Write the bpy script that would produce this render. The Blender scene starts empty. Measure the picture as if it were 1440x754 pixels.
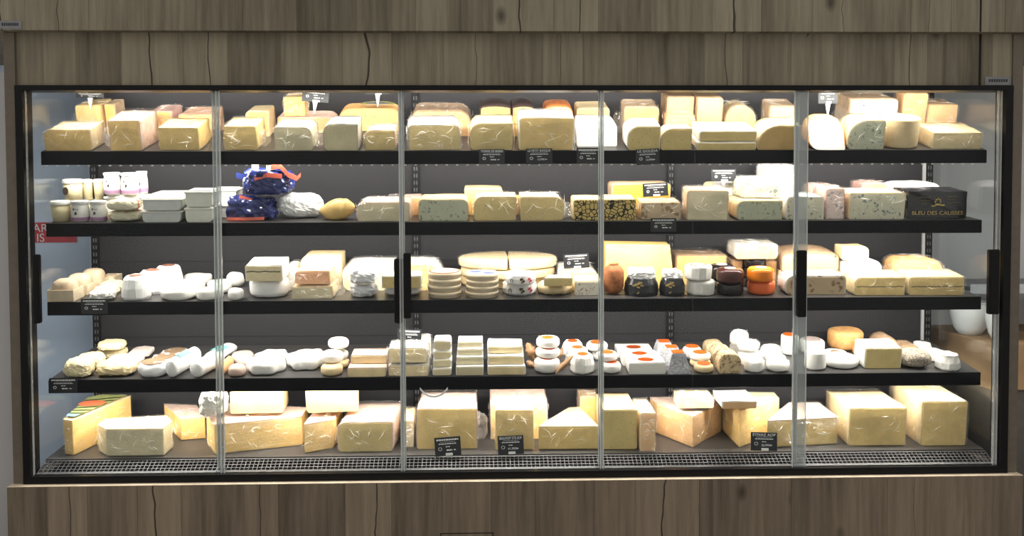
import bpy, bmesh, math, random
from mathutils import Vector, Matrix, noise

# ------------------------------------------------------------------ camera, world, exposure
S = bpy.context.scene
COL = S.collection
IMW, IMH = 1440.0, 754.0
FPX, PPX, PPY = 1391.88, 720.0, 337.02
CAM = Vector((-0.15004, -3.79741, 1.52157))
YAW, PITCH, ROLL = -0.0296215, -0.0390542, -0.0032046
_fw = Vector((-math.sin(YAW) * math.cos(PITCH), math.cos(YAW) * math.cos(PITCH), math.sin(PITCH)))
_r0 = Vector((math.cos(YAW), math.sin(YAW), 0))
_u0 = _r0.cross(_fw)
RT = _r0 * math.cos(ROLL) + _u0 * math.sin(ROLL)
UP = _u0 * math.cos(ROLL) - _r0 * math.sin(ROLL)
FW = _fw
cam_data = bpy.data.cameras.new('camera')
cam = bpy.data.objects.new('camera', cam_data)
COL.objects.link(cam)
cam.matrix_world = Matrix(((RT.x, UP.x, -FW.x, CAM.x), (RT.y, UP.y, -FW.y, CAM.y), (RT.z, UP.z, -FW.z, CAM.z), (0, 0, 0, 1)))
cam_data.sensor_fit = 'HORIZONTAL'
cam_data.sensor_width = 36.0
cam_data.lens = 36.0 * FPX / IMW
cam_data.shift_x = (IMW / 2 - PPX) / IMW
cam_data.shift_y = -(IMH / 2 - PPY) / IMW
S.camera = cam

world = bpy.data.worlds.new('shop_ambient')
S.world = world
world.use_nodes = True
world.node_tree.nodes['Background'].inputs[0].default_value = (1.0, 0.955, 0.885, 1)
world.node_tree.nodes['Background'].inputs[1].default_value = 0.60
S.view_settings.view_transform = 'Standard'
S.view_settings.look = 'None'
S.view_settings.exposure = 0.12
S.view_settings.gamma = 1.0
S.view_settings.use_curve_mapping = False
LED_WATTS = [28.0, 31.0, 28.0, 28.0, 33.0]     # canopy, then under shelves one to four

# ------------------------------------------------------------------ pixel helpers
def ray(px, py):
    return RT * ((px - PPX) / FPX) + UP * ((PPY - py) / FPX) + FW
def on_y(px, py, y):
    d = ray(px, py); return CAM + d * ((y - CAM.y) / d.y)
def on_x(px, py, x):
    d = ray(px, py); return CAM + d * ((x - CAM.x) / d.x)
def proj(p):
    q = p - CAM; z = q.dot(FW)
    return PPX + FPX * q.dot(RT) / z, PPY - FPX * q.dot(UP) / z

# ------------------------------------------------------------------ materials
MATS = {}
def _new(name):
    m = bpy.data.materials.new(name); m.use_nodes = True
    nt = m.node_tree; nt.nodes.clear()
    out = nt.nodes.new('ShaderNodeOutputMaterial')
    return m, nt, out
def _coords(nt, scale=(1, 1, 1)):
    tc = nt.nodes.new('ShaderNodeTexCoord'); mp = nt.nodes.new('ShaderNodeMapping')
    mp.inputs['Scale'].default_value = scale
    info = nt.nodes.new('ShaderNodeObjectInfo')
    ad = nt.nodes.new('ShaderNodeVectorMath'); ad.operation = 'MULTIPLY_ADD'
    ad.inputs[1].default_value = (7.3, 3.1, 5.7)
    nt.links.new(info.outputs['Random'], ad.inputs[0]); nt.links.new(tc.outputs['Object'], ad.inputs[2])
    nt.links.new(ad.outputs[0], mp.inputs['Vector'])
    return mp.outputs[0]
def _ramp(nt, src, stops):
    r = nt.nodes.new('ShaderNodeValToRGB')
    el = r.color_ramp.elements
    while len(el) < len(stops): el.new(0.5)
    for e, (p, c) in zip(el, stops): e.position = p; e.color = (c[0], c[1], c[2], 1)
    nt.links.new(src, r.inputs[0])
    return r.outputs[0]
def _mix(nt, fac, a, b, mode='MIX'):
    n = nt.nodes.new('ShaderNodeMix'); n.data_type = 'RGBA'; n.blend_type = mode
    for sock, v in ((n.inputs[0], fac), (n.inputs[6], a), (n.inputs[7], b)):
        if isinstance(v, bpy.types.NodeSocket): nt.links.new(v, sock)
        elif isinstance(v, (int, float)): sock.default_value = v
        else: sock.default_value = (v[0], v[1], v[2], 1)
    return n.outputs[2]
def _noise(nt, vec, scale, detail=4, rough=0.55, dist=0.0):
    n = nt.nodes.new('ShaderNodeTexNoise')
    n.inputs['Scale'].default_value = scale; n.inputs['Detail'].default_value = detail
    n.inputs['Roughness'].default_value = rough; n.inputs['Distortion'].default_value = dist
    nt.links.new(vec, n.inputs['Vector'])
    return n.outputs[0]
def _finish(nt, out, col, rough, spec=0.4, bump=None, bump_d=0.002, metal=0.0, sss=0.0):
    b = nt.nodes.new('ShaderNodeBsdfPrincipled')
    if isinstance(col, bpy.types.NodeSocket): nt.links.new(col, b.inputs['Base Color'])
    else: b.inputs['Base Color'].default_value = (*col, 1)
    b.inputs['Roughness'].default_value = rough
    b.inputs['Specular IOR Level'].default_value = spec
    b.inputs['Metallic'].default_value = metal
    if bump is not None:
        bn = nt.nodes.new('ShaderNodeBump'); bn.inputs['Distance'].default_value = bump_d
        nt.links.new(bump, bn.inputs['Height']); nt.links.new(bn.outputs[0], b.inputs['Normal'])
    nt.links.new(b.outputs[0], out.inputs[0])
    return b
def plain(name, col, rough=0.5, var=0.12, scale=30, spec=0.4, bump=0.0, metal=0.0):
    if name in MATS: return MATS[name]
    m, nt, out = _new(name)
    v = _coords(nt); n = _noise(nt, v, scale)
    lo = tuple(max(0, c * (1 - var)) for c in col); hi = tuple(min(1, c * (1 + var)) for c in col)
    c = _ramp(nt, n, [(0.3, lo), (0.7, hi)])
    _finish(nt, out, c, rough, spec, n if bump else None, bump, metal)
    MATS[name] = m; return m
def paste(name, col, var=0.11, hole=None):
    """cut cheese: soft mottling plus small eyes"""
    if name in MATS: return MATS[name]
    m, nt, out = _new(name)
    v = _coords(nt); n = _noise(nt, v, 11, 6, .62, .4)
    lo = tuple(c * (1 - var * 1.5) for c in col); hi = tuple(min(1, c * (1 + var)) for c in col)
    c = _ramp(nt, n, [(0.3, lo), (0.7, hi)])
    n2 = _noise(nt, v, 120, 2)
    if hole:
        vo = nt.nodes.new('ShaderNodeTexVoronoi'); vo.inputs['Scale'].default_value = hole
        nt.links.new(v, vo.inputs['Vector'])
        k = _ramp(nt, vo.outputs['Distance'], [(0.10, (1, 1, 1)), (0.16, (0, 0, 0))])
        c = _mix(nt, k, c, tuple(x * 0.55 for x in col))
    _finish(nt, out, c, 0.45, 0.35, n2, 0.0012)
    MATS[name] = m; return m
def veined(name, col, vein, scale=45, thr=0.30, amount=1.0):
    if name in MATS: return MATS[name]
    m, nt, out = _new(name)
    v = _coords(nt)
    n = _noise(nt, v, 12, 4)
    c = _ramp(nt, n, [(0.3, tuple(x * .88 for x in col)), (0.7, col)])
    vo = nt.nodes.new('ShaderNodeTexVoronoi'); vo.inputs['Scale'].default_value = scale
    nd = nt.nodes.new('ShaderNodeTexNoise'); nd.inputs['Scale'].default_value = scale * .8
    nt.links.new(v, nd.inputs['Vector'])
    ad = nt.nodes.new('ShaderNodeVectorMath'); ad.operation = 'MULTIPLY_ADD'
    ad.inputs[1].default_value = (0.03, 0.03, 0.03)
    nt.links.new(nd.outputs[1], ad.inputs[0]); nt.links.new(v, ad.inputs[2]); nt.links.new(ad.outputs[0], vo.inputs['Vector'])
    k = _ramp(nt, vo.outputs['Distance'], [(thr - .12, (1, 1, 1)), (thr, (0, 0, 0))])
    n3 = _noise(nt, v, scale * .35, 2)
    k3 = _ramp(nt, n3, [(0.45, (0, 0, 0)), (0.55, (amount,) * 3)])
    k = _mix(nt, 1.0, k, k3, 'MULTIPLY')
    c = _mix(nt, k, c, vein)
    _finish(nt, out, c, 0.5, 0.35, n3, 0.0008)
    MATS[name] = m; return m
def mosaic(name, cell, line, scale, width=0.10):
    if name in MATS: return MATS[name]
    m, nt, out = _new(name)
    v = _coords(nt)
    vo = nt.nodes.new('ShaderNodeTexVoronoi'); vo.feature = 'DISTANCE_TO_EDGE'; vo.inputs['Scale'].default_value = scale
    nt.links.new(v, vo.inputs['Vector'])
    k = _ramp(nt, vo.outputs['Distance'], [(width * .6, (1, 1, 1)), (width, (0, 0, 0))])
    c = _mix(nt, k, cell, line)
    _finish(nt, out, c, 0.5, 0.35, vo.outputs['Distance'], 0.002)
    MATS[name] = m; return m
def _schlick(nt, f0, normal=None):
    ge = nt.nodes.new('ShaderNodeNewGeometry'); dt = nt.nodes.new('ShaderNodeVectorMath'); dt.operation = 'DOT_PRODUCT'
    nt.links.new(ge.outputs['Incoming'], dt.inputs[0]); nt.links.new(normal or ge.outputs['Normal'], dt.inputs[1])
    def m_(op, a, b=None, clamp=False):
        n = nt.nodes.new('ShaderNodeMath'); n.operation = op; n.use_clamp = clamp
        for i, v in enumerate((a, b)):
            if v is None: continue
            if isinstance(v, bpy.types.NodeSocket): nt.links.new(v, n.inputs[i])
            else: n.inputs[i].default_value = v
        return n.outputs[0]
    c = m_('SUBTRACT', 1.0, m_('ABSOLUTE', dt.outputs['Value']), True)
    return m_('ADD', m_('MULTIPLY', m_('POWER', c, 5.0), 1 - f0), f0, True)
def film_mat(name, gloss=0.035, milk=0.015, rough=0.07, tint=(.97, .97, .97)):
    """cling film: clear, a little milky, with sharp crinkled highlights"""
    if name in MATS: return MATS[name]
    m, nt, out = _new(name)
    v = _coords(nt, (1, 1, 1.8))
    n = _noise(nt, v, 30, 4, 0.6, 1.6)
    bn = nt.nodes.new('ShaderNodeBump'); bn.inputs['Distance'].default_value = 0.022; bn.inputs['Strength'].default_value = 1.0
    nt.links.new(n, bn.inputs['Height'])
    tr = nt.nodes.new('ShaderNodeBsdfTransparent'); tr.inputs[0].default_value = (*tint, 1)
    gl = nt.nodes.new('ShaderNodeBsdfGlossy'); gl.inputs['Roughness'].default_value = rough
    df = nt.nodes.new('ShaderNodeBsdfDiffuse'); df.inputs[0].default_value = (.85, .83, .82, 1)
    nt.links.new(bn.outputs[0], gl.inputs['Normal'])
    sch = _schlick(nt, 0.03, bn.outputs[0])
    mr = nt.nodes.new('ShaderNodeMath'); mr.operation = 'MULTIPLY_ADD'; mr.inputs[1].default_value = 0.5; mr.inputs[2].default_value = gloss
    mr.use_clamp = True
    nt.links.new(sch, mr.inputs[0]); nt.links.new(mr.outputs[0], gl.inputs['Color'])
    df.inputs[0].default_value = (.85, .83, .82, 1)
    m1 = nt.nodes.new('ShaderNodeMixShader'); m1.inputs[0].default_value = milk
    nt.links.new(tr.outputs[0], m1.inputs[1]); nt.links.new(df.outputs[0], m1.inputs[2])
    m2 = nt.nodes.new('ShaderNodeAddShader')
    nt.links.new(m1.outputs[0], m2.inputs[0]); nt.links.new(gl.outputs[0], m2.inputs[1])
    nt.links.new(m2.outputs[0], out.inputs[0])
    MATS[name] = m; return m
def clear_glass(name, tint=(0.97, 0.985, 0.98), ior=1.45, milk=0.0):
    if name in MATS: return MATS[name]
    m, nt, out = _new(name)
    tr = nt.nodes.new('ShaderNodeBsdfTransparent'); tr.inputs[0].default_value = (*tint, 1)
    gl = nt.nodes.new('ShaderNodeBsdfGlossy'); gl.inputs['Roughness'].default_value = 0.02
    fr = _schlick(nt, ((ior - 1) / (ior + 1)) ** 2)
    a = tr.outputs[0]
    if milk:
        df = nt.nodes.new('ShaderNodeBsdfDiffuse'); df.inputs[0].default_value = (.75, .78, .80, 1)
        mm = nt.nodes.new('ShaderNodeMixShader'); mm.inputs[0].default_value = milk
        nt.links.new(a, mm.inputs[1]); nt.links.new(df.outputs[0], mm.inputs[2]); a = mm.outputs[0]
    mx = nt.nodes.new('ShaderNodeMixShader')
    nt.links.new(fr, mx.inputs[0]); nt.links.new(a, mx.inputs[1]); nt.links.new(gl.outputs[0], mx.inputs[2])
    nt.links.new(mx.outputs[0], out.inputs[0])
    MATS[name] = m; return m
def emit(name, col, strength):
    if name in MATS: return MATS[name]
    m, nt, out = _new(name)
    e = nt.nodes.new('ShaderNodeEmission'); e.inputs[0].default_value = (*col, 1); e.inputs[1].default_value = strength
    nt.links.new(e.outputs[0], out.inputs[0])
    MATS[name] = m; return m
def oak(name, dark, light, offset=0.0):
    """rustic oak laminate: upright boards, grain, knots and drying cracks"""
    if name in MATS: return MATS[name]
    m, nt, out = _new(name)
    tc = nt.nodes.new('ShaderNodeTexCoord'); sep = nt.nodes.new('ShaderNodeSeparateXYZ')
    nt.links.new(tc.outputs['Object'], sep.inputs[0])
    def math_(op, a, b=None, c=None):
        n = nt.nodes.new('ShaderNodeMath'); n.operation = op
        for i, v in enumerate((a, b, c)):
            if v is None: continue
            if isinstance(v, bpy.types.NodeSocket): nt.links.new(v, n.inputs[i])
            else: n.inputs[i].default_value = v
        return n.outputs[0]
    x = math_('ADD', sep.outputs[0], offset)
    wob = nt.nodes.new('ShaderNodeTexNoise'); wob.noise_dimensions = '1D'; wob.inputs['Scale'].default_value = 2.3
    nt.links.new(x, wob.inputs['W'])
    bx = math_('MULTIPLY_ADD', wob.outputs[0], 1.6, math_('MULTIPLY', x, 5.2))
    bid = math_('FLOOR', bx)
    wn = nt.nodes.new('ShaderNodeTexWhiteNoise'); wn.noise_dimensions = '1D'; nt.links.new(bid, wn.inputs['W'])
    comb = nt.nodes.new('ShaderNodeCombineXYZ')
    nt.links.new(x, comb.inputs[0]); nt.links.new(math_('MULTIPLY_ADD', bid, 3.7, sep.outputs[2]), comb.inputs[2])
    mp = nt.nodes.new('ShaderNodeMapping'); mp.inputs['Scale'].default_value = (22, 1, 1.5); nt.links.new(comb.outputs[0], mp.inputs[0])
    g = _noise(nt, mp.outputs[0], 1.0, 6, 0.62, 0.6)
    mp3 = nt.nodes.new('ShaderNodeMapping'); mp3.inputs['Scale'].default_value = (300, 1, 9); nt.links.new(comb.outputs[0], mp3.inputs[0])
    g3 = _noise(nt, mp3.outputs[0], 1.0, 2, 0.5)
    mp2 = nt.nodes.new('ShaderNodeMapping'); mp2.inputs['Scale'].default_value = (5.0, 1, 0.9); nt.links.new(comb.outputs[0], mp2.inputs[0])
    g2 = _noise(nt, mp2.outputs[0], 1.0, 3, 0.5, 0.3)
    mixv = math_('ADD', math_('MULTIPLY', g, 0.40), math_('ADD', math_('MULTIPLY', g2, 0.42), math_('ADD', math_('MULTIPLY', wn.outputs[0], 0.16), math_('MULTIPLY', g3, 0.16))))
    c = _ramp(nt, mixv, [(0.38, dark), (0.76, light)])
    # wavy cathedral rings
    wv = nt.nodes.new('ShaderNodeTexWave'); wv.inputs['Scale'].default_value = 1.1; wv.inputs['Distortion'].default_value = 9
    wv.inputs['Detail'].default_value = 2; wv.inputs['Detail Scale'].default_value = 0.8
    mp4 = nt.nodes.new('ShaderNodeMapping'); mp4.inputs['Scale'].default_value = (9, 1, 1.1); nt.links.new(comb.outputs[0], mp4.inputs[0]); nt.links.new(mp4.outputs[0], wv.inputs[0])
    c = _mix(nt, 0.07, c, _ramp(nt, wv.outputs[1], [(0.2, tuple(d * .6 for d in dark)), (0.8, light)]))
    # cracks along some board joints
    fr = math_('FRACT', bx)
    jag = nt.nodes.new('ShaderNodeTexNoise'); jag.inputs['Scale'].default_value = 5.0; nt.links.new(comb.outputs[0], jag.inputs[0])
    d = math_('ABSOLUTE', math_('SUBTRACT', fr, math_('MULTIPLY_ADD', jag.outputs[0], 0.34, 0.33)))
    wide = math_('MULTIPLY', math_('SUBTRACT', wn.outputs[0], 0.58), 0.060)
    ck = math_('LESS_THAN', d, math_('MULTIPLY', wide, math_('GREATER_THAN', g2, 0.40)))
    jt = math_('LESS_THAN', fr, 0.012)
    crack = math_('MAXIMUM', ck, math_('MULTIPLY', jt, 0.35))
    c = _mix(nt, math_('MULTIPLY', crack, 0.85), c, tuple(q * .16 for q in dark))
    # knots
    vo = nt.nodes.new('ShaderNodeTexVoronoi'); vo.inputs['Scale'].default_value = 1.0
    mp5 = nt.nodes.new('ShaderNodeMapping'); mp5.inputs['Scale'].default_value = (5, 1, 3.0); nt.links.new(comb.outputs[0], mp5.inputs[0]); nt.links.new(mp5.outputs[0], vo.inputs[0])
    kn = _ramp(nt, vo.outputs['Distance'], [(0.03, (1, 1, 1)), (0.13, (0, 0, 0))])
    c = _mix(nt, math_('MULTIPLY', kn, 0.75), c, tuple(q * .3 for q in dark))
    hgt = math_('SUBTRACT', g3, crack)
    _finish(nt, out, c, 0.62, 0.25, hgt, 0.0012)
    MATS[name] = m; return m

GLASS = clear_glass('door_glass', ior=1.19)
SIDEGLASS = clear_glass('side_glass', (0.95, 0.97, 0.98), 1.4)
STILE = clear_glass('clear_edge_profile', (0.80, 0.84, 0.84), 1.5, 0.26)
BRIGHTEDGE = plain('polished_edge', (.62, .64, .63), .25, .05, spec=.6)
BLACK = plain('black_enamel', (.007, .007, .008), .4, .15, 30, .15)
BLACKPL = plain('black_plastic', (.008, .008, .009), .45, .15, 30, .15)
SHELFTOP = plain('charcoal_shelf', (.060, .057, .057), .42, .08, 60, .45)
RAIL = plain('rail_black', (.006, .007, .009), .45, .2, 30, .12)
BACKM = plain('charcoal_back', (.021, .0205, .024), .55, .06, 3, .2)
STEELGREY = plain('grey_grille', (.075, .075, .08), .4, .1, 40, .5)
DARK = plain('dark_void', (.004, .004, .004), .8, 0)
WHITEPL = plain('white_plastic', (.80, .80, .79), .4, .03)
WOODA = oak('oak_soffit', (.090, .077, .054), (.345, .305, .222), 0.3)
WOODB = oak('oak_fascia', (.090, .077, .054), (.345, .305, .222), 1.7)
WOODC = oak('oak_plinth', (.088, .067, .047), (.315, .252, .185), 4.2)
FILM = film_mat('cling_film')
WRINK = film_mat('film_wrinkle_gloss', 0.35, 0.22, 0.35)
FILMX = film_mat('cling_film_creased', 0.06, 0.04, 0.08)
FILMP = film_mat('cling_film_pink', 0.06, 0.03, 0.12, (.95, .87, .87))

# ------------------------------------------------------------------ mesh helpers
def ob(name, verts, faces, m, parent=None, smooth=None):
    me = bpy.data.meshes.new(name)
    me.from_pydata([tuple(v) for v in verts], [], faces)
    me.materials.append(m)
    if smooth == 'all':
        for p in me.polygons: p.use_smooth = True
    elif smooth == 'quads':
        for p in me.polygons: p.use_smooth = len(p.vertices) <= 4
    me.update()
    o = bpy.data.objects.new(name, me); COL.objects.link(o)
    if parent is not None: o.parent = parent
    return o
class MB:
    def __init__(s): s.v = []; s.f = []
    def add(s, v, f):
        n = len(s.v); s.v += [tuple(p) for p in v]; s.f += [tuple(i + n for i in q) for q in f]; return s
    def box(s, x0, x1, y0, y1, z0, z1, M=None):
        v = [Vector(p) for p in ((x0, y0, z0), (x1, y0, z0), (x1, y1, z0), (x0, y1, z0), (x0, y0, z1), (x1, y0, z1), (x1, y1, z1), (x0, y1, z1))]
        if M is not None: v = [M @ p for p in v]
        return s.add(v, [(0, 3, 2, 1), (4, 5, 6, 7), (0, 1, 5, 4), (1, 2, 6, 5), (2, 3, 7, 6), (3, 0, 4, 7)])
    def ob(s, name, m, parent=None, smooth=None, bevel=0.0):
        o = ob(name, s.v, s.f, m, parent, smooth)
        if bevel:
            b = o.modifiers.new('edge', 'BEVEL'); b.width = bevel; b.segments = 2; b.limit_method = 'ANGLE'
        return o
def box(name, x0, x1, y0, y1, z0, z1, m, parent=None, bevel=0.0):
    return MB().box(x0, x1, y0, y1, z0, z1).ob(name, m, parent, None, bevel)
def empty(name, loc=(0, 0, 0), rot=None):
    o = bpy.data.objects.new(name, None); o.empty_display_size = 0.05
    COL.objects.link(o); o.location = loc
    if rot is not None: o.rotation_euler = rot
    return o
def tag(o, label, cat, group=None):
    o['label'] = label; o['category'] = cat
    if group: o['group'] = group
    return o
def structure(o, label=None):
    o['kind'] = 'structure'
    if label: o['label'] = label
    return o

# ------------------------------------------------------------------ the room
structure(box('floor', -4, 4, -6, 1.2, -0.05, 0, plain('grey_floor', (.30, .28, .26), .5)), 'grey shop floor')
structure(box('wall_back', -1.98, 6, 0.95, 1.0, 0, 3.0, plain('back_wall_paint', (.62, .62, .63), .8, .04, 3)), 'pale grey wall behind the cheese case')
structure(box('wall_left', -6, -1.98, 0.95, 1.0, 0, 3.0, plain('wall_daylight_blue', (.60, .70, .88), .6, .03, 4)), 'pale wall beside the case, bluish daylight in its colour')  # bluish daylight is put into this wall's colour
soffit = structure(box('wall_upper', -4, 4, -0.05, 0.90, 2.160, 2.9, WOODA), 'oak clad soffit above the cheese case')
# thin joint in the oak near the end of the soffit
_j = on_y(1379, 20, -0.05).x
box('panel_joint', _j - .003, _j + .003, -0.0515, -0.05, 2.160, 2.5, DARK, soffit)

structure(box('trim_1', -2.30, -1.957, 0.06, 0.10, 0, 2.02, plain('grey_steel_trim', (.42, .42, .43), .35, .05, 3, .6)), 'grey steel strip beside the end post')

# ------------------------------------------------------------------ the refrigerated case
case = empty('cheese_display_case')
tag(case, 'long refrigerated cheese display case with five glass doors and oak panels', 'display case')
W2, ZB, ZT = 1.90, 0.45, 1.9613
box('plinth_panel', -1.947, 1.945, -0.05, 0.66, 0.0, 0.4480, WOODC, case)
box('plinth_edge', -1.947, 1.945, -0.0505, 0.0, 0.4482, 0.4500, plain('plinth_edge_bright', (.80, .66, .50), .5, .2, 12), case)  # top of the plinth, its brightness put into a paler colour
# small access flap outlined in the plinth
fl = MB()
a = on_y(619, 750, -0.05); b = on_y(694, 750, -0.05)
for (x0, x1, z0, z1) in ((a.x, b.x, a.z - .003, a.z), (a.x, a.x + .003, a.z - .14, a.z), (b.x - .003, b.x, a.z - .14, a.z), (a.x, b.x, a.z - .143, a.z - .14)):
    fl.box(x0, x1, -0.0512, -0.05, z0, z1)
fl.ob('access_flap', DARK, case)
fascia = box('fascia_panel', -W2, W2, -0.002, 0.05, ZT, 2.160, WOODB, case)
_j = on_y(1378, 90, -0.002).x
box('panel_joint', _j - .004, _j + .004, -0.0035, -0.002, ZT, 2.160, DARK, fascia)
POST = plain('brown_end_post', (.135, .112, .085), .6, .1)
for s_ in (-1, 1):
    x0, x1 = sorted((s_ * W2, s_ * (W2 + .040)))
    box('end_post', x0, x1, -0.012, 0.05, 0.452, 2.158, POST, case)
fr = MB()
fr.box(-W2, W2, -0.02, 0.06, ZT - .020, ZT - .0005)
fr.box(-W2, W2, -0.02, 0.06, ZB + .0005, ZB + .028)
for s_ in (-1, 1):
    x0, x1 = sorted((s_ * (W2 - .0005), s_ * (W2 - .029)))
    fr.box(x0, x1, -0.02, 0.06, ZB + .028, ZT - .020)
fr.ob('door_frame', BLACK, case)
XI = 1.870                                   # inner half width
YB = 0.600
box('back_panel', -XI, XI, YB, YB + .03, ZB, ZT + .125, BACKM, case)
box('canopy', -XI, XI, 0.062, YB, ZT + .110, ZT + .125, BACKM, case)
for i, (pz) in enumerate((365, 470)):
    z = on_y(720, pz, YB).z
    box('panel_seam', -XI, XI, YB - .0015, YB, z - .003, z, DARK, case)
for s_ in (-1, 1):
    x0, x1 = sorted((s_ * XI, s_ * (XI + .008)))
    box('end_glass', x0, x1, 0.062, YB - .002, ZB + .03, ZT + .108, SIDEGLASS, case)
GREYPOST = plain('pale_grey_post', (.42, .42, .43), .5, .05)
for px in (134, 585, 943, 1305):
    x = on_y(px, 300, YB).x
    up = box('shelf_upright', x - .016, x + .016, YB - .012, YB - .001, ZB + .03, ZT + .108, BLACK, case)
    sl = MB()
    for k in range(50):
        z = ZB + .06 + k * .031
        sl.box(x - .008, x - .003, YB - .0128, YB - .012, z, z + .016); sl.box(x + .003, x + .008, YB - .0128, YB - .012, z, z + .016)
    sl.ob('slot_row', plain('slot_grey', (.07, .07, .075), .5), up)
box('corner_post', XI - .045, XI - .001, YB - .010, YB - .0005, ZB + .03, ZT + .108, GREYPOST, case)

# shelf frames: origin at the top of the front edge, tilted towards the shopper
class Frame:
    def __init__(s, y, z, tilt, length):
        s.O = Vector((0, y, z)); s.t = math.radians(tilt); s.L = length
        s.V = Vector((0, math.cos(s.t), math.sin(s.t))); s.N = Vector((0, -math.sin(s.t), math.cos(s.t)))
    def pt(s, x, v, n=0.0): return s.O + Vector((x, 0, 0)) + s.V * v + s.N * n
    def hit(s, px, py, n=0.0):
        d = ray(px, py); t = (s.O + s.N * n - CAM).dot(s.N) / d.dot(s.N); p = CAM + d * t
        return p.x, (p - s.O).dot(s.V)
    def x_at(s, px, v, n=0.0):
        x = 0.0
        for _ in range(4):
            a = proj(s.pt(x, v, n))[0]; b = proj(s.pt(x + .01, v, n))[0]
            x += .01 * (px - a) / (b - a)
        return x
    def n_at(s, py, x, v):
        n = 0.0
        for _ in range(5):
            a = proj(s.pt(x, v, n))[1]; b = proj(s.pt(x, v, n + .01))[1]
            n += .01 * (py - a) / (b - a)
        return n
FR = {1: Frame(0.099, 1.7185, 16.0, .490), 2: Frame(0.130, 1.4390, 6.5, .455), 3: Frame(0.126, 1.1300, 6.5, .460), 4: Frame(0.121, 0.8240, 8.0, .468), 5: Frame(0.092, 0.517, 4.5, .495)}
SEAMS = [-1.858, on_y(564, 300, .12).x, on_y(975, 300, .12).x, 1.858]
LEDM = emit('led_white', (1.0, .96, .92), 3.0)
def strip_light(name, parent, loc, length, watts, pitch):
    l = bpy.data.lights.new(name, 'AREA'); l.shape = 'RECTANGLE'; l.size = length; l.size_y = 0.03
    l.energy = watts; l.color = (1.0, 0.935, 0.85)
    o = bpy.data.objects.new(name, l); COL.objects.link(o); o.parent = parent
    o.location = loc; o.rotation_euler = (math.radians(pitch), 0, 0)
    return o
LV = {1: .062, 2: .026, 3: .030, 4: .034}      # where each strip hangs behind its rail
LP = {1: 56, 2: 40, 3: 36, 4: 36}              # and how far it is turned to the back
for k in (1, 2, 3, 4):
    F = FR[k]
    for a, b in zip(SEAMS[:-1], SEAMS[1:]):
        r = empty('shelf', F.O, (F.t, 0, 0)); r.parent = case
        g = .0012
        box('shelf_plate', a + g, b - g, 0.004, F.L, -0.014, -0.0004, SHELFTOP, r)
        # price rail: upright, on the plate's front edge
        rl = MB().box(a + g, b - g, -0.006, 0.004, -0.052, 0.0, Matrix.Rotation(-F.t, 4, 'X')).ob('price_rail', RAIL, r, None, .0015)
        if a == SEAMS[0] or b == SEAMS[-1]:
            xe = a if a == SEAMS[0] else b
            MB().box(xe - .003, xe + .003, .004, F.L, -.045, -.014).ob('shelf_bracket', BLACK, r)
        te = MB(); n = int((b - a) / .0405)
        if k == 1:
            for i in range(n):
                x = a + .02 + i * .0405
                te.box(x - .004, x + .004, -0.003, 0.001, -0.057, -0.053, Matrix.Rotation(-F.t, 4, 'X'))
            te.ob('rail_dots', WHITEPL, r)['kind'] = 'stuff'  # row of small white blocks along the top rail's lower edge
        box('light_strip', a + .03, b - .03, LV[k] - .012, LV[k] + .010, -0.022, -0.0145, WHITEPL, r)
        strip_light('strip_lamp', r, ((a + b) / 2, LV[k], -0.0235), b - a - .08, LED_WATTS[k] * (b - a) / 3.7, LP[k] - math.degrees(F.t))
can = empty('canopy_light', (0, 0.078, ZT + .004)); can.parent = case
box('light_strip', -1.82, 1.82, -0.012, 0.012, -0.008, -0.0002, WHITEPL, can)
strip_light('strip_lamp', can, (0, 0.0, -0.010), 3.6, LED_WATTS[0], 48)
# rear strips added to brighten the back wall of the two upper bays
rear = empty('added_rear_light', (0, YB - .10, ZT + .108)); rear.parent = case
box('light_strip', -1.80, 1.80, -.008, .008, -.008, -.0005, WHITEPL, rear)
strip_light('strip_lamp', rear, (0, 0, -.010), 3.5, 9.0, 42)
F = FR[1]; rear = empty('added_rear_light', F.pt(0, F.L - .10, -.0145), (F.t, 0, 0)); rear.parent = case  # second added strip, under the top shelf
box('light_strip', -1.80, 1.80, -.008, .008, -.008, -.0002, WHITEPL, rear)
strip_light('strip_lamp', rear, (0, 0, -.010), 3.5, 8.0, 42)
# bottom deck and air grille
F = FR[5]
r = empty('deck', F.O, (F.t, 0, 0)); r.parent = case
dseam = [-1.866] + [on_y(px, 640, .09).x for px in (311, 570, 846, 1124)] + [1.866]
for a, b in zip(dseam[:-1], dseam[1:]):
    box('deck_tray', a + .002, b - .002, 0.0, F.L, -0.014, -0.0004, SHELFTOP, r)
gy0, gz0, gy1, gz1 = 0.012, 0.4795, 0.0885, 0.513
for a, b in zip(dseam[:-1], dseam[1:]):
    gm = MB(); gang = math.atan2(gz1 - gz0, gy1 - gy0); gl = math.hypot(gz1 - gz0, gy1 - gy0)
    M = Matrix.Translation((0, gy0, gz0)) @ Matrix.Rotation(gang, 4, 'X')
    nb = int((b - a) / .0165)
    px_ = (b - a - .006) / nb
    for i in range(nb + 1):
        x = a + .003 + i * px_
        gm.box(x - .0014, x + .0014, 0.012, gl - .004, -.002, 0, M)
    for v_ in (0.0, .0265, .0445, .0625):
        w_ = .012 if v_ == 0.0 else .003
        gm.box(a + .001, b - .001, v_, v_ + w_, -.0021, .0001, M)
    gm.box(a + .001, b - .001, gl - .006, gl, -.0021, .0001, M)
    gm.ob('air_grille', STEELGREY, case)
box('air_duct', -1.866, 1.866, 0.02, 0.60, ZB + .001, ZB + .012, DARK, case)

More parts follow.
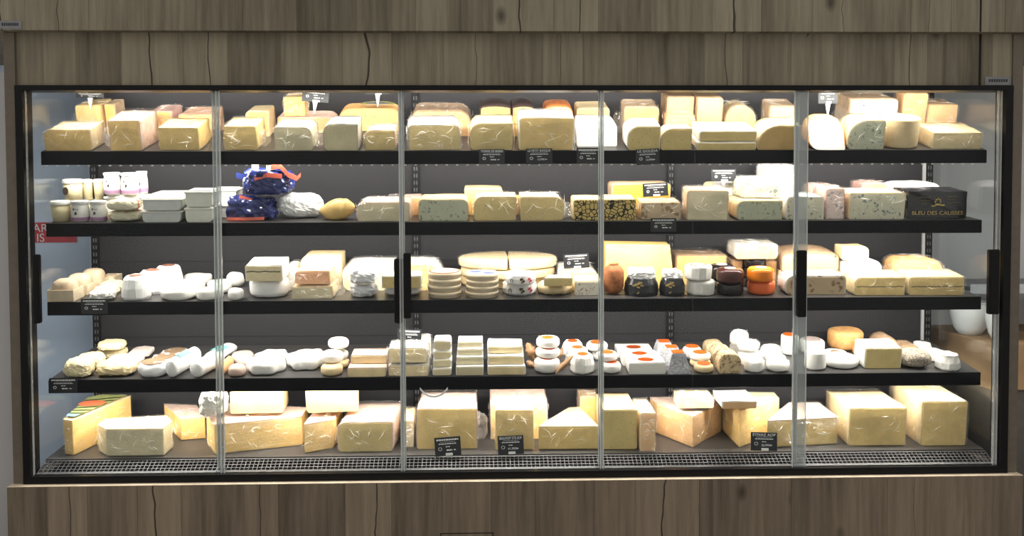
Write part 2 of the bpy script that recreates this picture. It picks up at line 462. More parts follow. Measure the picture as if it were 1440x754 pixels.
# five sliding doors on two tracks
DZ0, DZ1 = ZB + .028, ZT - .020
def door(pxl, pxr, y, handle, wl=.012, wr=.012):
    d = empty('sliding_door', (0, y, 0)); d.parent = case
    xl = on_y(pxl, 400, y).x; xr = on_y(pxr, 400, y).x
    box('glass_pane', xl, xr, 0, .006, DZ0, DZ1, GLASS, d)
    for x0, x1 in ((xl - .001, xl + wl), (xr - wr, xr + .001)):
        st = box('edge_profile', x0, x1, -.003, .012, DZ0, DZ1, STILE, d)
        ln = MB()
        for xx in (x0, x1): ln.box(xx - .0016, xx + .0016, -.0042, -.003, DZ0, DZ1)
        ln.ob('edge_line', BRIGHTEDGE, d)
    for (hx0, hx1, hy0, hy1) in handle:
        A = on_y(hx0, hy0, y - .02); B = on_y(hx1, hy1, y - .02)
        hb = MB().box(A.x, B.x, -.030, -.004, B.z, A.z).ob('door_handle', BLACKPL, d, None, .006)
        MB().box(A.x + .006, B.x - .006, -.0312, -.030, B.z + .02, A.z - .02).ob('grip_groove', BLACK, hb)
YF, YR = 0.004, 0.032
door(37, 312, YF, [(46, 58, 358, 455)])
door(303, 569, YR, [(554, 566, 364, 455)])
door(563, 848, YF, [(567, 578.5, 356, 448)], .011, .010)
door(842, 1121, YR, [])
door(1116, 1404, YF, [(1121, 1133.5, 352, 446), (1390, 1404, 351, 442)], .050)

# ------------------------------------------------------------------ builders for what stands on the shelves
SEED = [1]
def seed():
    SEED[0] += 1; return SEED[0] * 1.713
def nz(p, freq, sd):
    q = (p[0] * freq + sd, p[1] * freq - sd * .7, p[2] * freq + sd * .3)
    return Vector((noise.noise(q), noise.noise((q[0] + 31.7, q[1] + 11.3, q[2] + 5.9)), noise.noise((q[0] - 17.1, q[1] + 43.7, q[2] - 23.3))))

def place(s, x0, x1, top, base=None, v=None, by=None):
    """pixel box of a front face -> position in the shelf's frame: x, v, n, width, height"""
    F = FR[s]; cx = (x0 + x1) / 2; n = 0.0
    if v is None:
        _, v = F.hit(cx, base); v = max(v, .003)
    elif by is not None:
        x = F.x_at(cx, v); n = F.n_at(by, x, v)
    xl = F.x_at(x0, v, n); xr = F.x_at(x1, v, n); xc = (xl + xr) / 2
    h = F.n_at(top, xc, v) - n
    return xc, v, n, xr - xl, h
def root(name, s, xc, v, n, label, cat, group=None, rz=0.0):
    F = FR[s]
    o = empty(name, F.pt(xc, v, n + .0006)); o.rotation_euler = (F.t, 0, math.radians(rz))
    o.rotation_mode = 'XYZ'
    o.matrix_basis = Matrix.Translation(F.pt(xc, v, n + .0006)) @ Matrix.Rotation(F.t, 4, 'X') @ Matrix.Rotation(math.radians(rz), 4, 'Z')
    ITEMS.append((o, s))
    return tag(o, label, cat, group)
ITEMS = []

def profile(w, h, rad, seg=5):
    """rounded rectangle seen from the front, bottom at z=0; rad = tl,tr,br,bl in metres"""
    tl, tr, br, bl = [max(.0015, min(r, .98 * min(w * .98, h))) for r in rad]
    if tl + tr > w: k = w / (tl + tr) * .98; tl *= k; tr *= k
    if tl + bl > h: k = h / (tl + bl) * .98; tl *= k; bl *= k
    if tr + br > h: k = h / (tr + br) * .98; tr *= k; br *= k
    pts = []
    for (cx, cz, r, a0) in ((w / 2 - br, br, br, -90), (w / 2 - tr, h - tr, tr, 0), (-w / 2 + tl, h - tl, tl, 90), (-w / 2 + bl, bl, bl, 180)):
        for i in range(seg + 1):
            a = math.radians(a0 + 90 * i / seg); pts.append((cx + r * math.cos(a), cz + r * math.sin(a)))
    out = []
    for i, p in enumerate(pts):
        q = pts[(i + 1) % len(pts)]; out.append(p)
        L = math.hypot(q[0] - p[0], q[1] - p[1]); m = int(L / .030)
        for j in range(1, m + 1): out.append((p[0] + (q[0] - p[0]) * j / (m + 1), p[1] + (q[1] - p[1]) * j / (m + 1)))
    return out
def loaf(w, h, d, rad, bw=1, bh=1, bs=0, grow=0, amp=0, freq=18, sd=0, y0=0.0, y1=None, k=5, lean=0, dome=0, sharp=1.0):
    pts = profile(w, h, rad); y1 = d if y1 is None else y1
    n = len(pts); V = []; Fc = []
    for i in range(k + 1):
        t = i / k; y = y0 + (y1 - y0) * t; sx = 1 + (bw - 1) * t; sz = 1 + (bh - 1) * t
        for (x, z) in pts:
            dx, dz = x / (w / 2), (z - h / 2) / (h / 2)
            L = math.hypot(dx, dz) or 1
            xx = x * sx + bs * t + grow * dx / max(L, 1e-6) * (1 if abs(dx) < .9 else 1.2); zz = z * sz + grow * dz / max(L, 1e-6) * 1.2
            if dome and z > h * .5: zz += dome * (1 - (2 * x / w) ** 2) * math.sin(math.pi * min(1, t * .8 + .1))
            yy = y + lean * (z / h) * (1 - t)
            p = Vector((xx, yy, zz))
            if amp: p += nz(p, freq, sd) * amp
            p.z = max(p.z, 0.0)
            V.append(p)
    for i in range(k):
        for j in range(n):
            a = i * n + j; b = i * n + (j + 1) % n
            Fc.append((a, b, b + n, a + n))
    Fc.append(tuple(range(n - 1, -1, -1))); Fc.append(tuple(range(k * n, k * n + n)))
    return V, Fc
def gather(parent, x, y, z, size, sd, m=None, name='film_fold'):
    """bunched up end of the cling film"""
    V, Fc = crumple(size[0], size[1], size[2], .55, sd, 7)
    V = [v + Vector((x, y, z)) for v in V]
    for v in V: v.z = max(v.z, 0.001)
    return ob(name, V, Fc, m or FILMX, parent)
def wrinkles(parent, rng, faces):
    """thin raised folds of cling film scattered over the faces (origin, edge u, edge w, normal, count)"""
    b = MB()
    for (O, U, W_, N, cnt) in faces:
        L1, L2 = U.length, W_.length; ux, wx = U.normalized(), W_.normalized()
        for _ in range(cnt):
            a = rng.choice((rng.gauss(.9, .3), rng.gauss(-.7, .3), rng.gauss(0, .2))); L = rng.uniform(.25, .75) * min(L1, L2, .09); t = ux * math.cos(a) + wx * math.sin(a); s_ = N.cross(t)
            ce = O + U * rng.uniform(.12, .88) + W_ * rng.uniform(.15, .85); hw = rng.uniform(.0010, .0024); hh = rng.uniform(.0012, .0030); bend = s_ * L * rng.uniform(-.15, .15)
            P0, P1, P2 = ce - t * L / 2, ce + bend, ce + t * L / 2
            for q in (P0, P1, P2): q.z = max(q.z, .004)
            V = [P0, P1 - s_ * hw, P1 + N * hh, P1 + s_ * hw, P2]
            b.add(V, [(0, 1, 2), (0, 2, 3), (1, 4, 2), (2, 4, 3)])
    o = b.ob('film_wrinkle', WRINK, parent); o['kind'] = 'stuff'
    return o
def crumple(w, d, h, amp, sd, n=10, freq=None, power=3.2, ridge=True):
    """closed crumpled body w x d x h, bottom at z=0, centred in x,y"""
    V = []; idx = {}; Fc = []
    s = max(w, d, h); freq = freq or 5.0 / s
    def vert(a, b, c):
        key = (round(a, 5), round(b, 5), round(c, 5))
        if key in idx: return idx[key]
        L = (abs(a) ** power + abs(b) ** power + abs(c) ** power) ** (1 / power)
        p = Vector((a / L * w / 2, b / L * d / 2, c / L * h / 2))
        q = nz(p, freq, sd); q2 = nz(p, freq * 2.3, sd + 9)
        e = (abs(q2.x) * 1.3 - .35) if ridge else q2.x * .4
        f = 1 + amp * (.35 * q.x + .5 * e)
        p = Vector((p.x * f + q.y * amp * .08 * s, p.y * f + q.z * amp * .08 * s, p.z * f + q.x * amp * .05 * s))
        p.z = max(p.z + h / 2, 0.0)
        idx[key] = len(V); V.append(p); return idx[key]
    for ax in range(3):
        for sg in (-1, 1):
            for i in range(n):
                for j in range(n):
                    q = []
                    for (di, dj) in ((0, 0), (1, 0), (1, 1), (0, 1)):
                        a = -1 + 2 * (i + di) / n; b = -1 + 2 * (j + dj) / n
                        c = [0, 0, 0]; c[ax] = sg; c[(ax + 1) % 3] = a; c[(ax + 2) % 3] = b
                        q.append(vert(*c))
                    Fc.append(tuple(q) if sg > 0 else tuple(reversed(q)))
    return V, Fc
def lathe(prof, n=32, a0=0.0, a1=360.0, amp=0, freq=20, sd=0, scallop=0, cy=0.0, cx=0.0, sx=1.0):
    """spin (r,z) pairs about z; closed, or a sector with flat cut faces"""
    full = a1 - a0 >= 359.9
    V = []; Fc = []; m = len(prof); cnt = n if full else n + 1
    for i in range(cnt):
        a = math.radians(a0 + (a1 - a0) * i / n)
        for (r, z) in prof:
            rr = r * (1 + (scallop * math.cos(6 * a) if scallop else 0))
            p = Vector((cx + rr * math.cos(a) * sx, cy + rr * math.sin(a), z))
            if amp and r > 0: p += nz(p, freq, sd) * amp
            p.z = max(p.z, 0.0); V.append(p)
    for i in range(n):
        b = ((i + 1) % cnt)
        for j in range(m - 1):
            Fc.append((i * m + j, b * m + j, b * m + j + 1, i * m + j + 1))
    if not full:
        Fc.append(tuple(range(m))); Fc.append(tuple(reversed(range(n * m, n * m + m))))
    return V, Fc
def dprof(r, h, e, bulge=0.0, inset=0.0, seg=4):
    e = min(e, h * .49); r -= inset
    z0, z1 = inset, h - inset
    P = [(0.0001, z0), (r * .5, z0), (r - e, z0)]
    for i in range(1, seg + 1):
        a = math.radians(-90 + 90 * i / seg); P.append((r - e + e * math.cos(a), z0 + e + e * math.sin(a)))
    if bulge: P.append((r + bulge, h / 2))
    for i in range(0, seg + 1):
        a = math.radians(90 * i / seg); P.append((r - e + e * math.cos(a), z1 - e + e * math.sin(a)))
    P += [(r * .5, z1 + (0.0 if not bulge else .001)), (0.0001, z1)]
    return P

# ---- palettes
P = dict(
    cream=paste('paste_cream', (.86, .60, .24)), yellow=paste('paste_yellow', (.88, .58, .20)), straw=paste('paste_straw', (.82, .60, .24)),
    ivory=paste('paste_ivory', (.85, .69, .40)), pale=paste('paste_pale', (.87, .75, .48)), olive=paste('paste_olive', (.74, .58, .26), .08, 60),
    grey=paste('paste_grey', (.70, .62, .41)), tan=paste('paste_tan', (.80, .50, .25)), orange=paste('paste_orange', (.80, .46, .17)),
    white=paste('paste_white', (.86, .84, .78), .03), eyes=paste('paste_eyes', (.82, .64, .30), .06, 42), deep=paste('paste_deep', (.62, .42, .18)),
    blue=veined('paste_blue', (.72, .69, .52), (.17, .22, .22), 62, .42), bluew=veined('paste_blue_white', (.86, .83, .76), (.20, .24, .30), 55, .36),
    blueg=veined('paste_blue_green', (.62, .63, .47), (.24, .29, .22), 70, .42), mosaic=mosaic('paste_mosaic', (.70, .52, .18), (.03, .025, .02), 58),
    truffle=veined('paste_truffle', (.86, .70, .36), (.16, .09, .05), 45, .38), pesto=veined('paste_saffron', (.88, .60, .08), (.55, .36, .05), 80, .3),
    mottled=veined('paste_mottled', (.62, .47, .30), (.30, .18, .10), 40, .45), speck=veined('paste_speck', (.84, .78, .66), (.30, .20, .13), 90, .40))
R_ = dict(
    tan=plain('rind_tan', (.62, .44, .28), .6, .2, 40, .3, .001), pink=plain('rind_pink', (.66, .48, .40), .5, .18, 30, .4, .001),
    brown=plain('rind_brown', (.36, .24, .15), .7, .25, 40, .3, .001), grey=plain('rind_grey', (.52, .48, .42), .7, .25, 50, .3, .001),
    white=plain('rind_white', (.86, .84, .80), .75, .04, 60, .2, .001), orange=plain('rind_orange', (.74, .40, .15), .5, .2, 35, .35, .001),
    dark=plain('rind_dark', (.055, .036, .034), .5, .3, 40, .35, .001), straw=plain('rind_straw', (.74, .58, .34), .55, .12, 25, .35, .0008),
    red=plain('rind_red', (.62, .20, .06), .5, .3, 50, .4, .001), ash=plain('rind_ash', (.30, .28, .27), .8, .5, 90, .2, .0015),
    rust=plain('rind_rust', (.36, .13, .05), .65, .35, 60, .3, .002), crust=veined('rind_crust', (.72, .70, .66), (.20, .17, .16), 70, .5))
PAPER = plain('white_paper', (.90, .89, .88), .6, .04, 20, .3)
WAXP = plain('waxed_paper', (.74, .72, .68), .45, .10, 30, .4)
FOIL = plain('white_foil', (.82, .82, .84), .3, .05, 25, .6)
LABO = plain('label_orange', (.60, .105, .012), .5, .08, 40)
LABK = plain('label_kraft', (.30, .20, .12), .6, .2, 60)
LABC = plain('label_cream', (.76, .66, .48), .6, .1, 60)
LABW = plain('label_white', (.84, .82, .80), .5, .05, 40)
LABT = plain('label_teal', (.20, .58, .56), .5, .1, 50)
LABR = plain('label_brown', (.34, .15, .10), .5, .2, 60)
LABB = plain('label_blue', (.10, .13, .45), .5, .1, 60)
POPLAR = plain('poplar_wood', (.76, .63, .45), .6, .10, 25)
TUBY = plain('tub_cream', (.78, .68, .42), .4, .04)
TUBW = plain('tub_white', (.82, .81, .76), .4, .04)
GOLD = plain('gold_print', (.62, .44, .16), .35, .2, 50, .6, 0, .5)
CARD = plain('card_black', (.016, .018, .022), .42, .1, 30, .45)
INK = plain('chalk_white', (.82, .82, .82), .6, .02)
NAVY = plain('bag_navy', (.018, .030, .16), .18, .25, 20, .8)
BAGR = plain('bag_red', (.72, .13, .08), .22, .2, 20, .7)
YELL = plain('lump_yellow', (.82, .55, .20), .35, .14, 12, .45, .001)

def cheese(s, x0, x1, top, label, base=None, v=None, by=None, d=.16, p='cream', r=None, film=None, rad=(.1, .1, .04, .04), bw=1.0, bh=1.0, bs=0.0,
           ang=0, name='cheese_block', group=None, rt=.004, lean=0.0, line=None, fold=None, dome=0.0, cat='cheese', amp=.0026, hmin=None):
    xc, v, n, w, h = place(s, x0, x1, top, base, v, by)
    if film: v = max(v, .011)
    lim = 1.856 - w / 2 * max(1, bw) - (.008 if film else .002); xc = max(-lim, min(lim, xc))
    d = min(d, FR[s].L - v - .006)
    if s == 1: bh = 1 + (bh - 1) * .25
    assert d > .03, label
    sd = seed(); mn = min(w, h); rd = tuple(q * mn for q in rad)
    o = root(name, s, xc, v, n, label, cat, group, ang)
    g = 0.0
    if r:
        V, Fc = loaf(w - 2 * rt, h - rt, d, tuple(max(q - rt, .002) for q in rd), bw, bh, bs, 0, amp * .5, 14, sd, 0, None, 5, lean, dome)
        ob('paste', V, Fc, P[p], o, 'quads')
        V, Fc = loaf(w, h, d, rd, bw, bh, bs, 0, amp, 14, sd, .003, d - .001, 5, lean, dome)
        ob('rind', V, Fc, R_[r], o, 'quads')
    else:
        V, Fc = loaf(w, h, d, rd, bw, bh, bs, 0, amp, 14, sd, 0, None, 5, lean, dome)
        ob('paste', V, Fc, P[p], o, 'quads')
    if line:
        for (zf, th, col) in line:
            lm = MB(); m = 14
            for i in range(m):
                xa = -w * .46 + w * .92 * i / m; xb = -w * .46 + w * .92 * (i + 1) / m
                dz = noise.noise((xa * 40 + sd, 0, 0)) * .003
                lm.box(xa, xb, -.0006 + lean * zf, .01 + lean * zf, h * zf + dz, h * zf + dz + th)
            lm.ob('ash_line', R_[col], o)
    if film:
        fm = {'f': FILM, 'x': FILMX, 'p': FILMP}[film]
        V, Fc = loaf(w, h, d, rd, bw, bh, bs, .0035, .0055, 34, sd + 3, -.005, d + .003, 9, lean, dome)
        ob('plastic_film', V, Fc, fm, o)
        rng = random.Random(int(sd * 100))
        heavy = film == 'x'
        wrinkles(o, rng, [(Vector((-w / 2, -.0075, 0)), Vector((w, 0, 0)), Vector((0, lean, h)), Vector((0, -1, 0)), 11 if heavy else 6), (Vector((-w / 2, .004, h + .005)), Vector((w, 0, 0)), Vector((0, d * .9, h * (bh - 1) * .9)), Vector((0, 0, 1)), 9 if heavy else 6),
                 (Vector((w / 2 + .0075, .01, 0)), Vector((0, d * .8, 0)), Vector((0, 0, h)), Vector((1, 0, 0)), 4), (Vector((-w / 2 - .0075, .01, 0)), Vector((0, d * .8, 0)), Vector((0, 0, h)), Vector((-1, 0, 0)), 4)])
        for side in (fold or ''):
            sz = (min(.05, w * .45), min(.10, d * .6), h * .62)
            if side == 'r': gather(o, w / 2 + sz[0] * .30, d * .35, h * .08, sz, sd + 1)
            if side == 'l': gather(o, -w / 2 - sz[0] * .30, d * .35, h * .08, sz, sd + 2)
            if side == 't': gather(o, w * rng.uniform(-.2, .2), d * .4, h * .96, (.05, .05, .03), sd + 4)
    return o
def wheel(s, x0, x1, top, label, base=None, v=None, by=None, p='cream', r='tan', a0=0, a1=360, e=.2, film=None, name='whole_cheese', group=None,
          label_m=None, label_r=.6, bulge=0.0, amp=.001, rz=0, rt=.004, scallop=0, cat='cheese', front=True, squash=1.0, cen=0, freq=20, wrapm=None):
    """round cheese; whole, or a sector with cut faces. angles: 0 = +x, 90 = away from the shopper"""
    xc, v, n, w, h = place(s, x0, x1, top, base, v, by)
    rr = w / 2 * (1 if a1 - a0 > 90 else 2)
    sd = seed(); full = a1 - a0 >= 359.9
    o = root(name, s, xc + cen * rr, v + (rr if (full and front) else 0), n, label, cat, group, rz)
    nseg = 36 if full else 26
    V, Fc = lathe(dprof(rr, h, e * h, bulge), nseg, a0, a1, amp, freq, sd, scallop)
    if full:
        ob('body' if wrapm is None else 'wrapper', V, Fc, wrapm or R_[r], o, 'all')
    else:
        ob('rind', V, Fc, R_[r], o, 'quads')
        V, Fc = lathe(dprof(rr, h, e * h, 0, rt), nseg, a0, a1, 0, 20, sd)
        mid = math.radians((a0 + a1) / 2); off = Vector((-math.cos(mid), -math.sin(mid), 0)) * .0025
        ob('paste', [q + off for q in V], Fc, P[p], o, 'quads')
    if film:
        V, Fc = lathe(dprof(rr + .004, h + .004, e * h), nseg, a0, a1, .005, 30, sd)
        if not full: V = [q + off * 2.2 for q in V]
        ob('plastic_film', V, Fc, {'f': FILM, 'x': FILMX, 'p': FILMP}[film], o)
    if label_m is not None:
        V, Fc = lathe([(0.0001, 0), (rr * label_r, 0), (rr * label_r, .0012), (0.0001, .0012)], 24, 0, 360)
        ob('paper_label', [q + Vector((0, 0, h + .0004)) for q in V], Fc, label_m, o)
    return o
def wrapped(s, x0, x1, top, label, base=None, v=None, by=None, d=.12, m=None, amp=.3, n=10, group=None, name='wrapped_cheese', cat='cheese', rz=0, power=3.2, ridge=True, freq=None, smooth=None):
    xc, v, nn, w, h = place(s, x0, x1, top, base, v, by)
    d = min(d, FR[s].L - v - .006)
    o = root(name, s, xc, v + d / 2, nn, label, cat, group, rz)
    V, Fc = crumple(w, d, h, amp, seed(), n, freq, power, ridge)
    zt = max(q.z for q in V); xm = max(abs(q.x) for q in V)
    for q in V: q.z *= h / zt; q.x *= w / 2 / xm
    ob('wrapper', V, Fc, m or PAPER, o, smooth)
    return o
def prism(s, foot_px, top, label, p='cream', rindedges=(), r='pink', film=True, name='cheese_wedge', group=None, toprind=True, fold=True):
    """wedge given by the pixels of its base corners on the shelf, clockwise or not; height from the first corner's top"""
    F = FR[s]; pts = [F.hit(*q) for q in foot_px]
    pts = [(max(-1.835, min(1.835, x)), min(max(v, .010), F.L - .02)) for x, v in pts]
    A = sum(a[0] * b[1] - b[0] * a[1] for a, b in zip(pts, pts[1:] + pts[:1]))
    h = F.n_at(top, *pts[0])
    ox = sum(q[0] for q in pts) / len(pts); ov = min(q[1] for q in pts)
    loc = [(x - ox, v - ov) for x, v in pts]
    ed = list(rindedges); N = len(loc)
    if A < 0: loc = loc[::-1]; ed = [(N - 2 - e) % N for e in ed]
    o = root(name, s, ox, ov, 0, label, 'cheese', group)
    def pr(poly, z0, z1, m, nm, sd=0, amp=0, sub=1):
        q = []
        for i, a in enumerate(poly):
            b = poly[(i + 1) % len(poly)]
            for j in range(sub): q.append((a[0] + (b[0] - a[0]) * j / sub, a[1] + (b[1] - a[1]) * j / sub))
        V = []; k = len(q); lv = 4 if amp else 1
        for i in range(lv + 1):
            for x, y in q:
                pnt = Vector((x, y, z0 + (z1 - z0) * i / lv))
                if amp: pnt += nz(pnt, 30, sd) * amp
                pnt.z = max(0, pnt.z); V.append(pnt)
        Fc = [(i * k + j, i * k + (j + 1) % k, (i + 1) * k + (j + 1) % k, (i + 1) * k + j) for i in range(lv) for j in range(k)]
        Fc += [tuple(reversed(range(k))), tuple(range(lv * k, lv * k + k))]
        x = ob(nm, V, Fc, m, o)
        return x
    sd = seed()
    body = pr(loc, 0, h - .004, P[p], 'paste', sd, .0015, 6)
    b = body.modifiers.new('edge', 'BEVEL'); b.width = .004; b.segments = 2; b.limit_method = 'ANGLE'; b.angle_limit = 1.0
    if toprind: pr(loc, h - .0038, h, R_[r], 'rind', sd, 0, 6)
    for e in ed:
        a, c = Vector((*loc[e], 0)), Vector((*loc[(e + 1) % N], 0)); t = (c - a).normalized(); nn = Vector((t.y, -t.x, 0))
        MBx = MB(); V = [a, c, c + nn * .004, a + nn * .004]; V = V + [q + Vector((0, 0, h)) for q in V]
        MBx.add(V, [(0, 3, 2, 1), (4, 5, 6, 7), (0, 1, 5, 4), (1, 2, 6, 5), (2, 3, 7, 6), (3, 0, 4, 7)]); MBx.ob('rind', R_[r], o)
    if film:
        cx = sum(q[0] for q in loc) / N; cy = sum(q[1] for q in loc) / N
        big = [(cx + (x - cx) * 1.02, cy + (y - cy) * 1.02) for x, y in loc]
        pr(big, 0, h + .004, FILM if film is True else film, 'plastic_film', sd + 2, .004, 7)
        fc = []
        for i, a in enumerate(big):
            c = big[(i + 1) % N]; e = Vector((c[0] - a[0], c[1] - a[1], 0)); nn = Vector((e.y, -e.x, 0)).normalized()
            if nn.y < .3 and e.length > .03: fc.append((Vector((*a, 0)) + nn * .003, e, Vector((0, 0, h)), nn, int(4 + e.length * 30)))
        mnx = min(q[0] for q in loc); mxx = max(q[0] for q in loc); my = max(q[1] for q in loc)
        fc.append((Vector((mnx * .5, my * .25, h + .006)), Vector(((mxx - mnx) * .5, 0, 0)), Vector((0, my * .4, 0)), Vector((0, 0, 1)), 7))
        wrinkles(o, random.Random(int(sd * 100)), fc)
    return o

# ---- price cards
def text_ob(txt, size, m, parent, loc, rot=(math.pi / 2, 0, 0), width=None, name='lettering'):
    c = bpy.data.curves.new(name, 'FONT'); c.body = txt; c.size = size; c.align_x = 'CENTER'; c.align_y = 'CENTER'; c.extrude = .0002
    c.materials.append(m)
    o = bpy.data.objects.new(name, c); COL.objects.link(o); o.parent = parent; o.location = loc; o.rotation_euler = rot
    bpy.context.view_layer.update()
    me = bpy.data.meshes.new_from_object(o.evaluated_get(bpy.context.evaluated_depsgraph_get()))
    bpy.data.objects.remove(o); bpy.data.curves.remove(c)
    q = bpy.data.objects.new(name, me); COL.objects.link(q); q.parent = parent; q.location = loc; q.rotation_euler = rot
    if not me.materials: me.materials.append(m)
    if width:
        xs = [v.co.x for v in me.vertices]; k = width / max(1e-6, max(xs) - min(xs))
        for v in me.vertices: v.co.x *= k
    return q
def price_card(px0, px1, py0, py1, y, label, title=None, price=None, tilt=0, lean=0, peg=None, clip=True, dim=False):
    A = on_y(px0, py0, y); B = on_y(px1, py1, y); w = B.x - A.x; h = A.z - B.z
    o = empty('price_card', ((A.x + B.x) / 2, y, B.z)); tag(o, label, 'price tag')
    o.rotation_euler = (math.radians(lean), math.radians(tilt), 0)
    cd = MB().box(-w / 2, w / 2, 0, .0022, 0, h).ob('card', CARD, o, None, .0008)
    if title: text_ob(title, h * .20, INK, o, (0, -.0006, h * .86), width=w * .86)
    pl = MB(); rng = random.Random(int(px0 * 7 + py0))
    def bars(xa, xb, z, t):
        x = xa
        while x < xb:
            L = rng.uniform(.05, .11) * w; pl.box(x, min(x + L, xb), -.0007, 0, z, z + t); x += L + .018 * w
    if not title: bars(-w * .42, w * .42, h * .82, h * .08)
    pl.box(-w * .30, w * .30, -.0007, 0, h * .735, h * .745)
    bars(-w * .34, w * .34, h * .62, h * .045)
    bars(-w * .08, w * .08, h * .47, h * .04)
    if not price: bars(-w * .05, w * .16, h * .27, h * .07)
    bars(w * .22, w * .30, h * .28, h * .05)
    pl.ob('print_lines', INK, o)
    em = MB()
    for k in range(8):
        a = k * math.pi / 4; em.box(-w * .30 + math.cos(a) * h * .09 - .001, -w * .30 + math.cos(a) * h * .09 + .0016, -.0007, 0, h * .38 + math.sin(a) * h * .08 - .001, h * .38 + math.sin(a) * h * .08 + .0016)
    em.ob('emblem', INK, o)
    if price: text_ob(price, h * .17, INK, o, (w * .06, -.0006, h * .30))
    if clip: MB().box(-w * .10, w * .17, -.002, .004, h * .01, h * .15).ob('clip', WHITEPL, o, None, .0008)
    if peg:
        L = peg; V = [(-.010, 0, 0), (.010, 0, 0), (.010, .004, 0), (-.010, .004, 0), (-.0015, 0, -L), (.0015, 0, -L), (.0015, .004, -L), (-.0015, .004, -L)]
        ob('peg', V, [(0, 1, 2, 3), (7, 6, 5, 4), (4, 5, 1, 0), (5, 6, 2, 1), (6, 7, 3, 2), (7, 4, 0, 3)], WHITEPL, o)
    return o

# ================================================================== top shelf
T = 'on the top shelf'
cheese(1, 59, 125, 183, 'flat film-wrapped pale yellow wedge at the pale blue wall end of the top shelf', base=212, d=.15, p='cream', r='straw', film='f', rad=(.35, .05, .04, .1), bh=1.22, name='cheese_wedge')
cheese(1, 113, 146, 149, 'pale wedge in bunched cling film with a price card pegged on top', v=.27, d=.15, p='cream', film='x', fold='l', name='cheese_wedge')
cheese(1, 150, 164, 147, 'narrow upright yellow slice behind the two end wedges of the top shelf', v=.30, d=.12, p='yellow', r='tan', name='cheese_slice')
cheese(1, 156, 200, 170, 'tall film-wrapped yellow wedge with pinkish rind ' + T, base=212, d=.20, p='cream', r='pink', film='f', rad=(.06, .06, .03, .03), bh=1.18, bw=1.12, fold='l', name='cheese_wedge')
cheese(1, 213, 244, 157, 'upright yellow slab with pink rind behind the tall wrapped wedge', v=.27, d=.15, p='yellow', r='pink', film='p', name='cheese_slab')
cheese(1, 225, 281, 180, 'low film-wrapped pale block with shiny top ' + T, base=211, d=.17, p='straw', film='f', bh=1.16, rad=(.04, .04, .03, .03))
cheese(1, 253, 301, 162, 'low tan-rinded slab behind the shiny wrapped block', v=.26, d=.18, p='cream', r='tan', film='p', name='cheese_slab')
cheese(1, 317, 362, 178, 'pale block with crumpled film gathered at its side ' + T, base=211, d=.17, p='straw', film='x', bh=1.12, fold='r', rad=(.04, .08, .03, .03))
cheese(1, 347, 379, 157, 'small yellow upright block behind the block with gathered film', v=.26, d=.14, p='yellow', r='straw', rad=(.2, .1, .03, .03))
cheese(1, 387, 439, 180, 'greyish white slab in blue printed film ' + T, base=212.5, d=.16, p='grey', film='x', rad=(.08, .3, .04, .05), fold='r', name='cheese_slab', bh=1.1)
_o = cheese(1, 391, 471, 165, 'half wheel of pinkish tan cheese carrying a small block', base=187, d=.17, p='tan', r='pink', rad=(.12, .55, .05, .05), name='half_wheel_cheese')
cheese(1, 400, 429, 134, 'small film-wrapped block lying on the pinkish half wheel', v=.335, by=161, d=.09, p='cream', film='x', rad=(.1, .15, .04, .04))
cheese(1, 455, 504, 175, 'grey-rinded upright wedge with ivory cut face ' + T, base=212, d=.16, p='grey', r='grey', rad=(.35, .05, .04, .2), bh=1.10, name='cheese_wedge')
cheese(1, 477, 562, 153, 'big half wheel with orange rind and yellow green label on top', base=184.5, d=.17, p='eyes', r='orange', rad=(.5, .3, .1, .1), name='half_wheel_cheese', dome=.012)
cheese(1, 514, 556, 184, 'small dark-edged film-wrapped wedge in front of the orange half wheel', base=211, d=.14, p='olive', r='tan', film='f', rad=(.4, .1, .05, .1), name='cheese_wedge')
cheese(1, 575, 648, 176, 'large pale piece under creased film beside the door edge profile ' + T, base=211, d=.17, p='olive', r='grey', film='x', rad=(.2, .3, .1, .08), bh=1.18, ang=4)
cheese(1, 580, 662, 156, 'broad tan half wheel with brown rind behind the creased film piece', v=.265, d=.18, p='tan', r='brown', film='f', rad=(.3, .5, .08, .08), name='half_wheel_cheese')
cheese(1, 661, 721, 174, 'ivory quarter with a rounded grey rind above the first rail price card', base=211, d=.17, p='olive', r='straw', film='f', rad=(.4, .05, .04, .15), bh=1.10, name='cheese_quarter')
for a, b, rd, lb in ((675, 719, (.12, .02, .02, .04), 'yellow quarter wheel with a purple vein and near-black rind, the wider of the pair'), (719.5, 751, (.02, .14, .04, .02), 'yellow quarter wheel with a purple vein and near-black rind, the narrower of the pair')):
    cheese(1, a, b, 151, lb, v=.26, d=.18, p='yellow', r='dark', rad=rd, dome=.02, line=[(.72, .004, 'brown'), (.40, .003, 'brown')], rt=.005, name='cheese_quarter')
cheese(1, 730, 807, 166, 'wide creased-film piece with bleached white top above the second rail card', base=212, d=.17, p='straw', r='white', film='x', rad=(.12, .12, .04, .06), bh=1.06)
cheese(1, 765, 805, 151, 'small yellow wheel piece with bright orange red rind', v=.265, d=.16, p='eyes', r='red', rad=(.2, .2, .05, .05), dome=.014, name='cheese_quarter')
cheese(1, 811, 856, 153, 'plain tan block with a pitched top behind the chalk white half', v=.28, d=.15, p='tan', r='straw', bh=1.1)
cheese(1, 811, 868, 171, 'thick chalk white half cheese behind a door edge profile', base=206.5, d=.13, p='white', r='white', rad=(.1, .35, .05, .05), lean=.03, bh=1.05, name='cheese_half')
cheese(1, 882, 928, 178, 'ivory wedge with rounded white rind above the last rail card of the top shelf', base=212, d=.16, p='olive', r='white', rad=(.45, .05, .03, .15), bh=1.16, name='cheese_wedge')
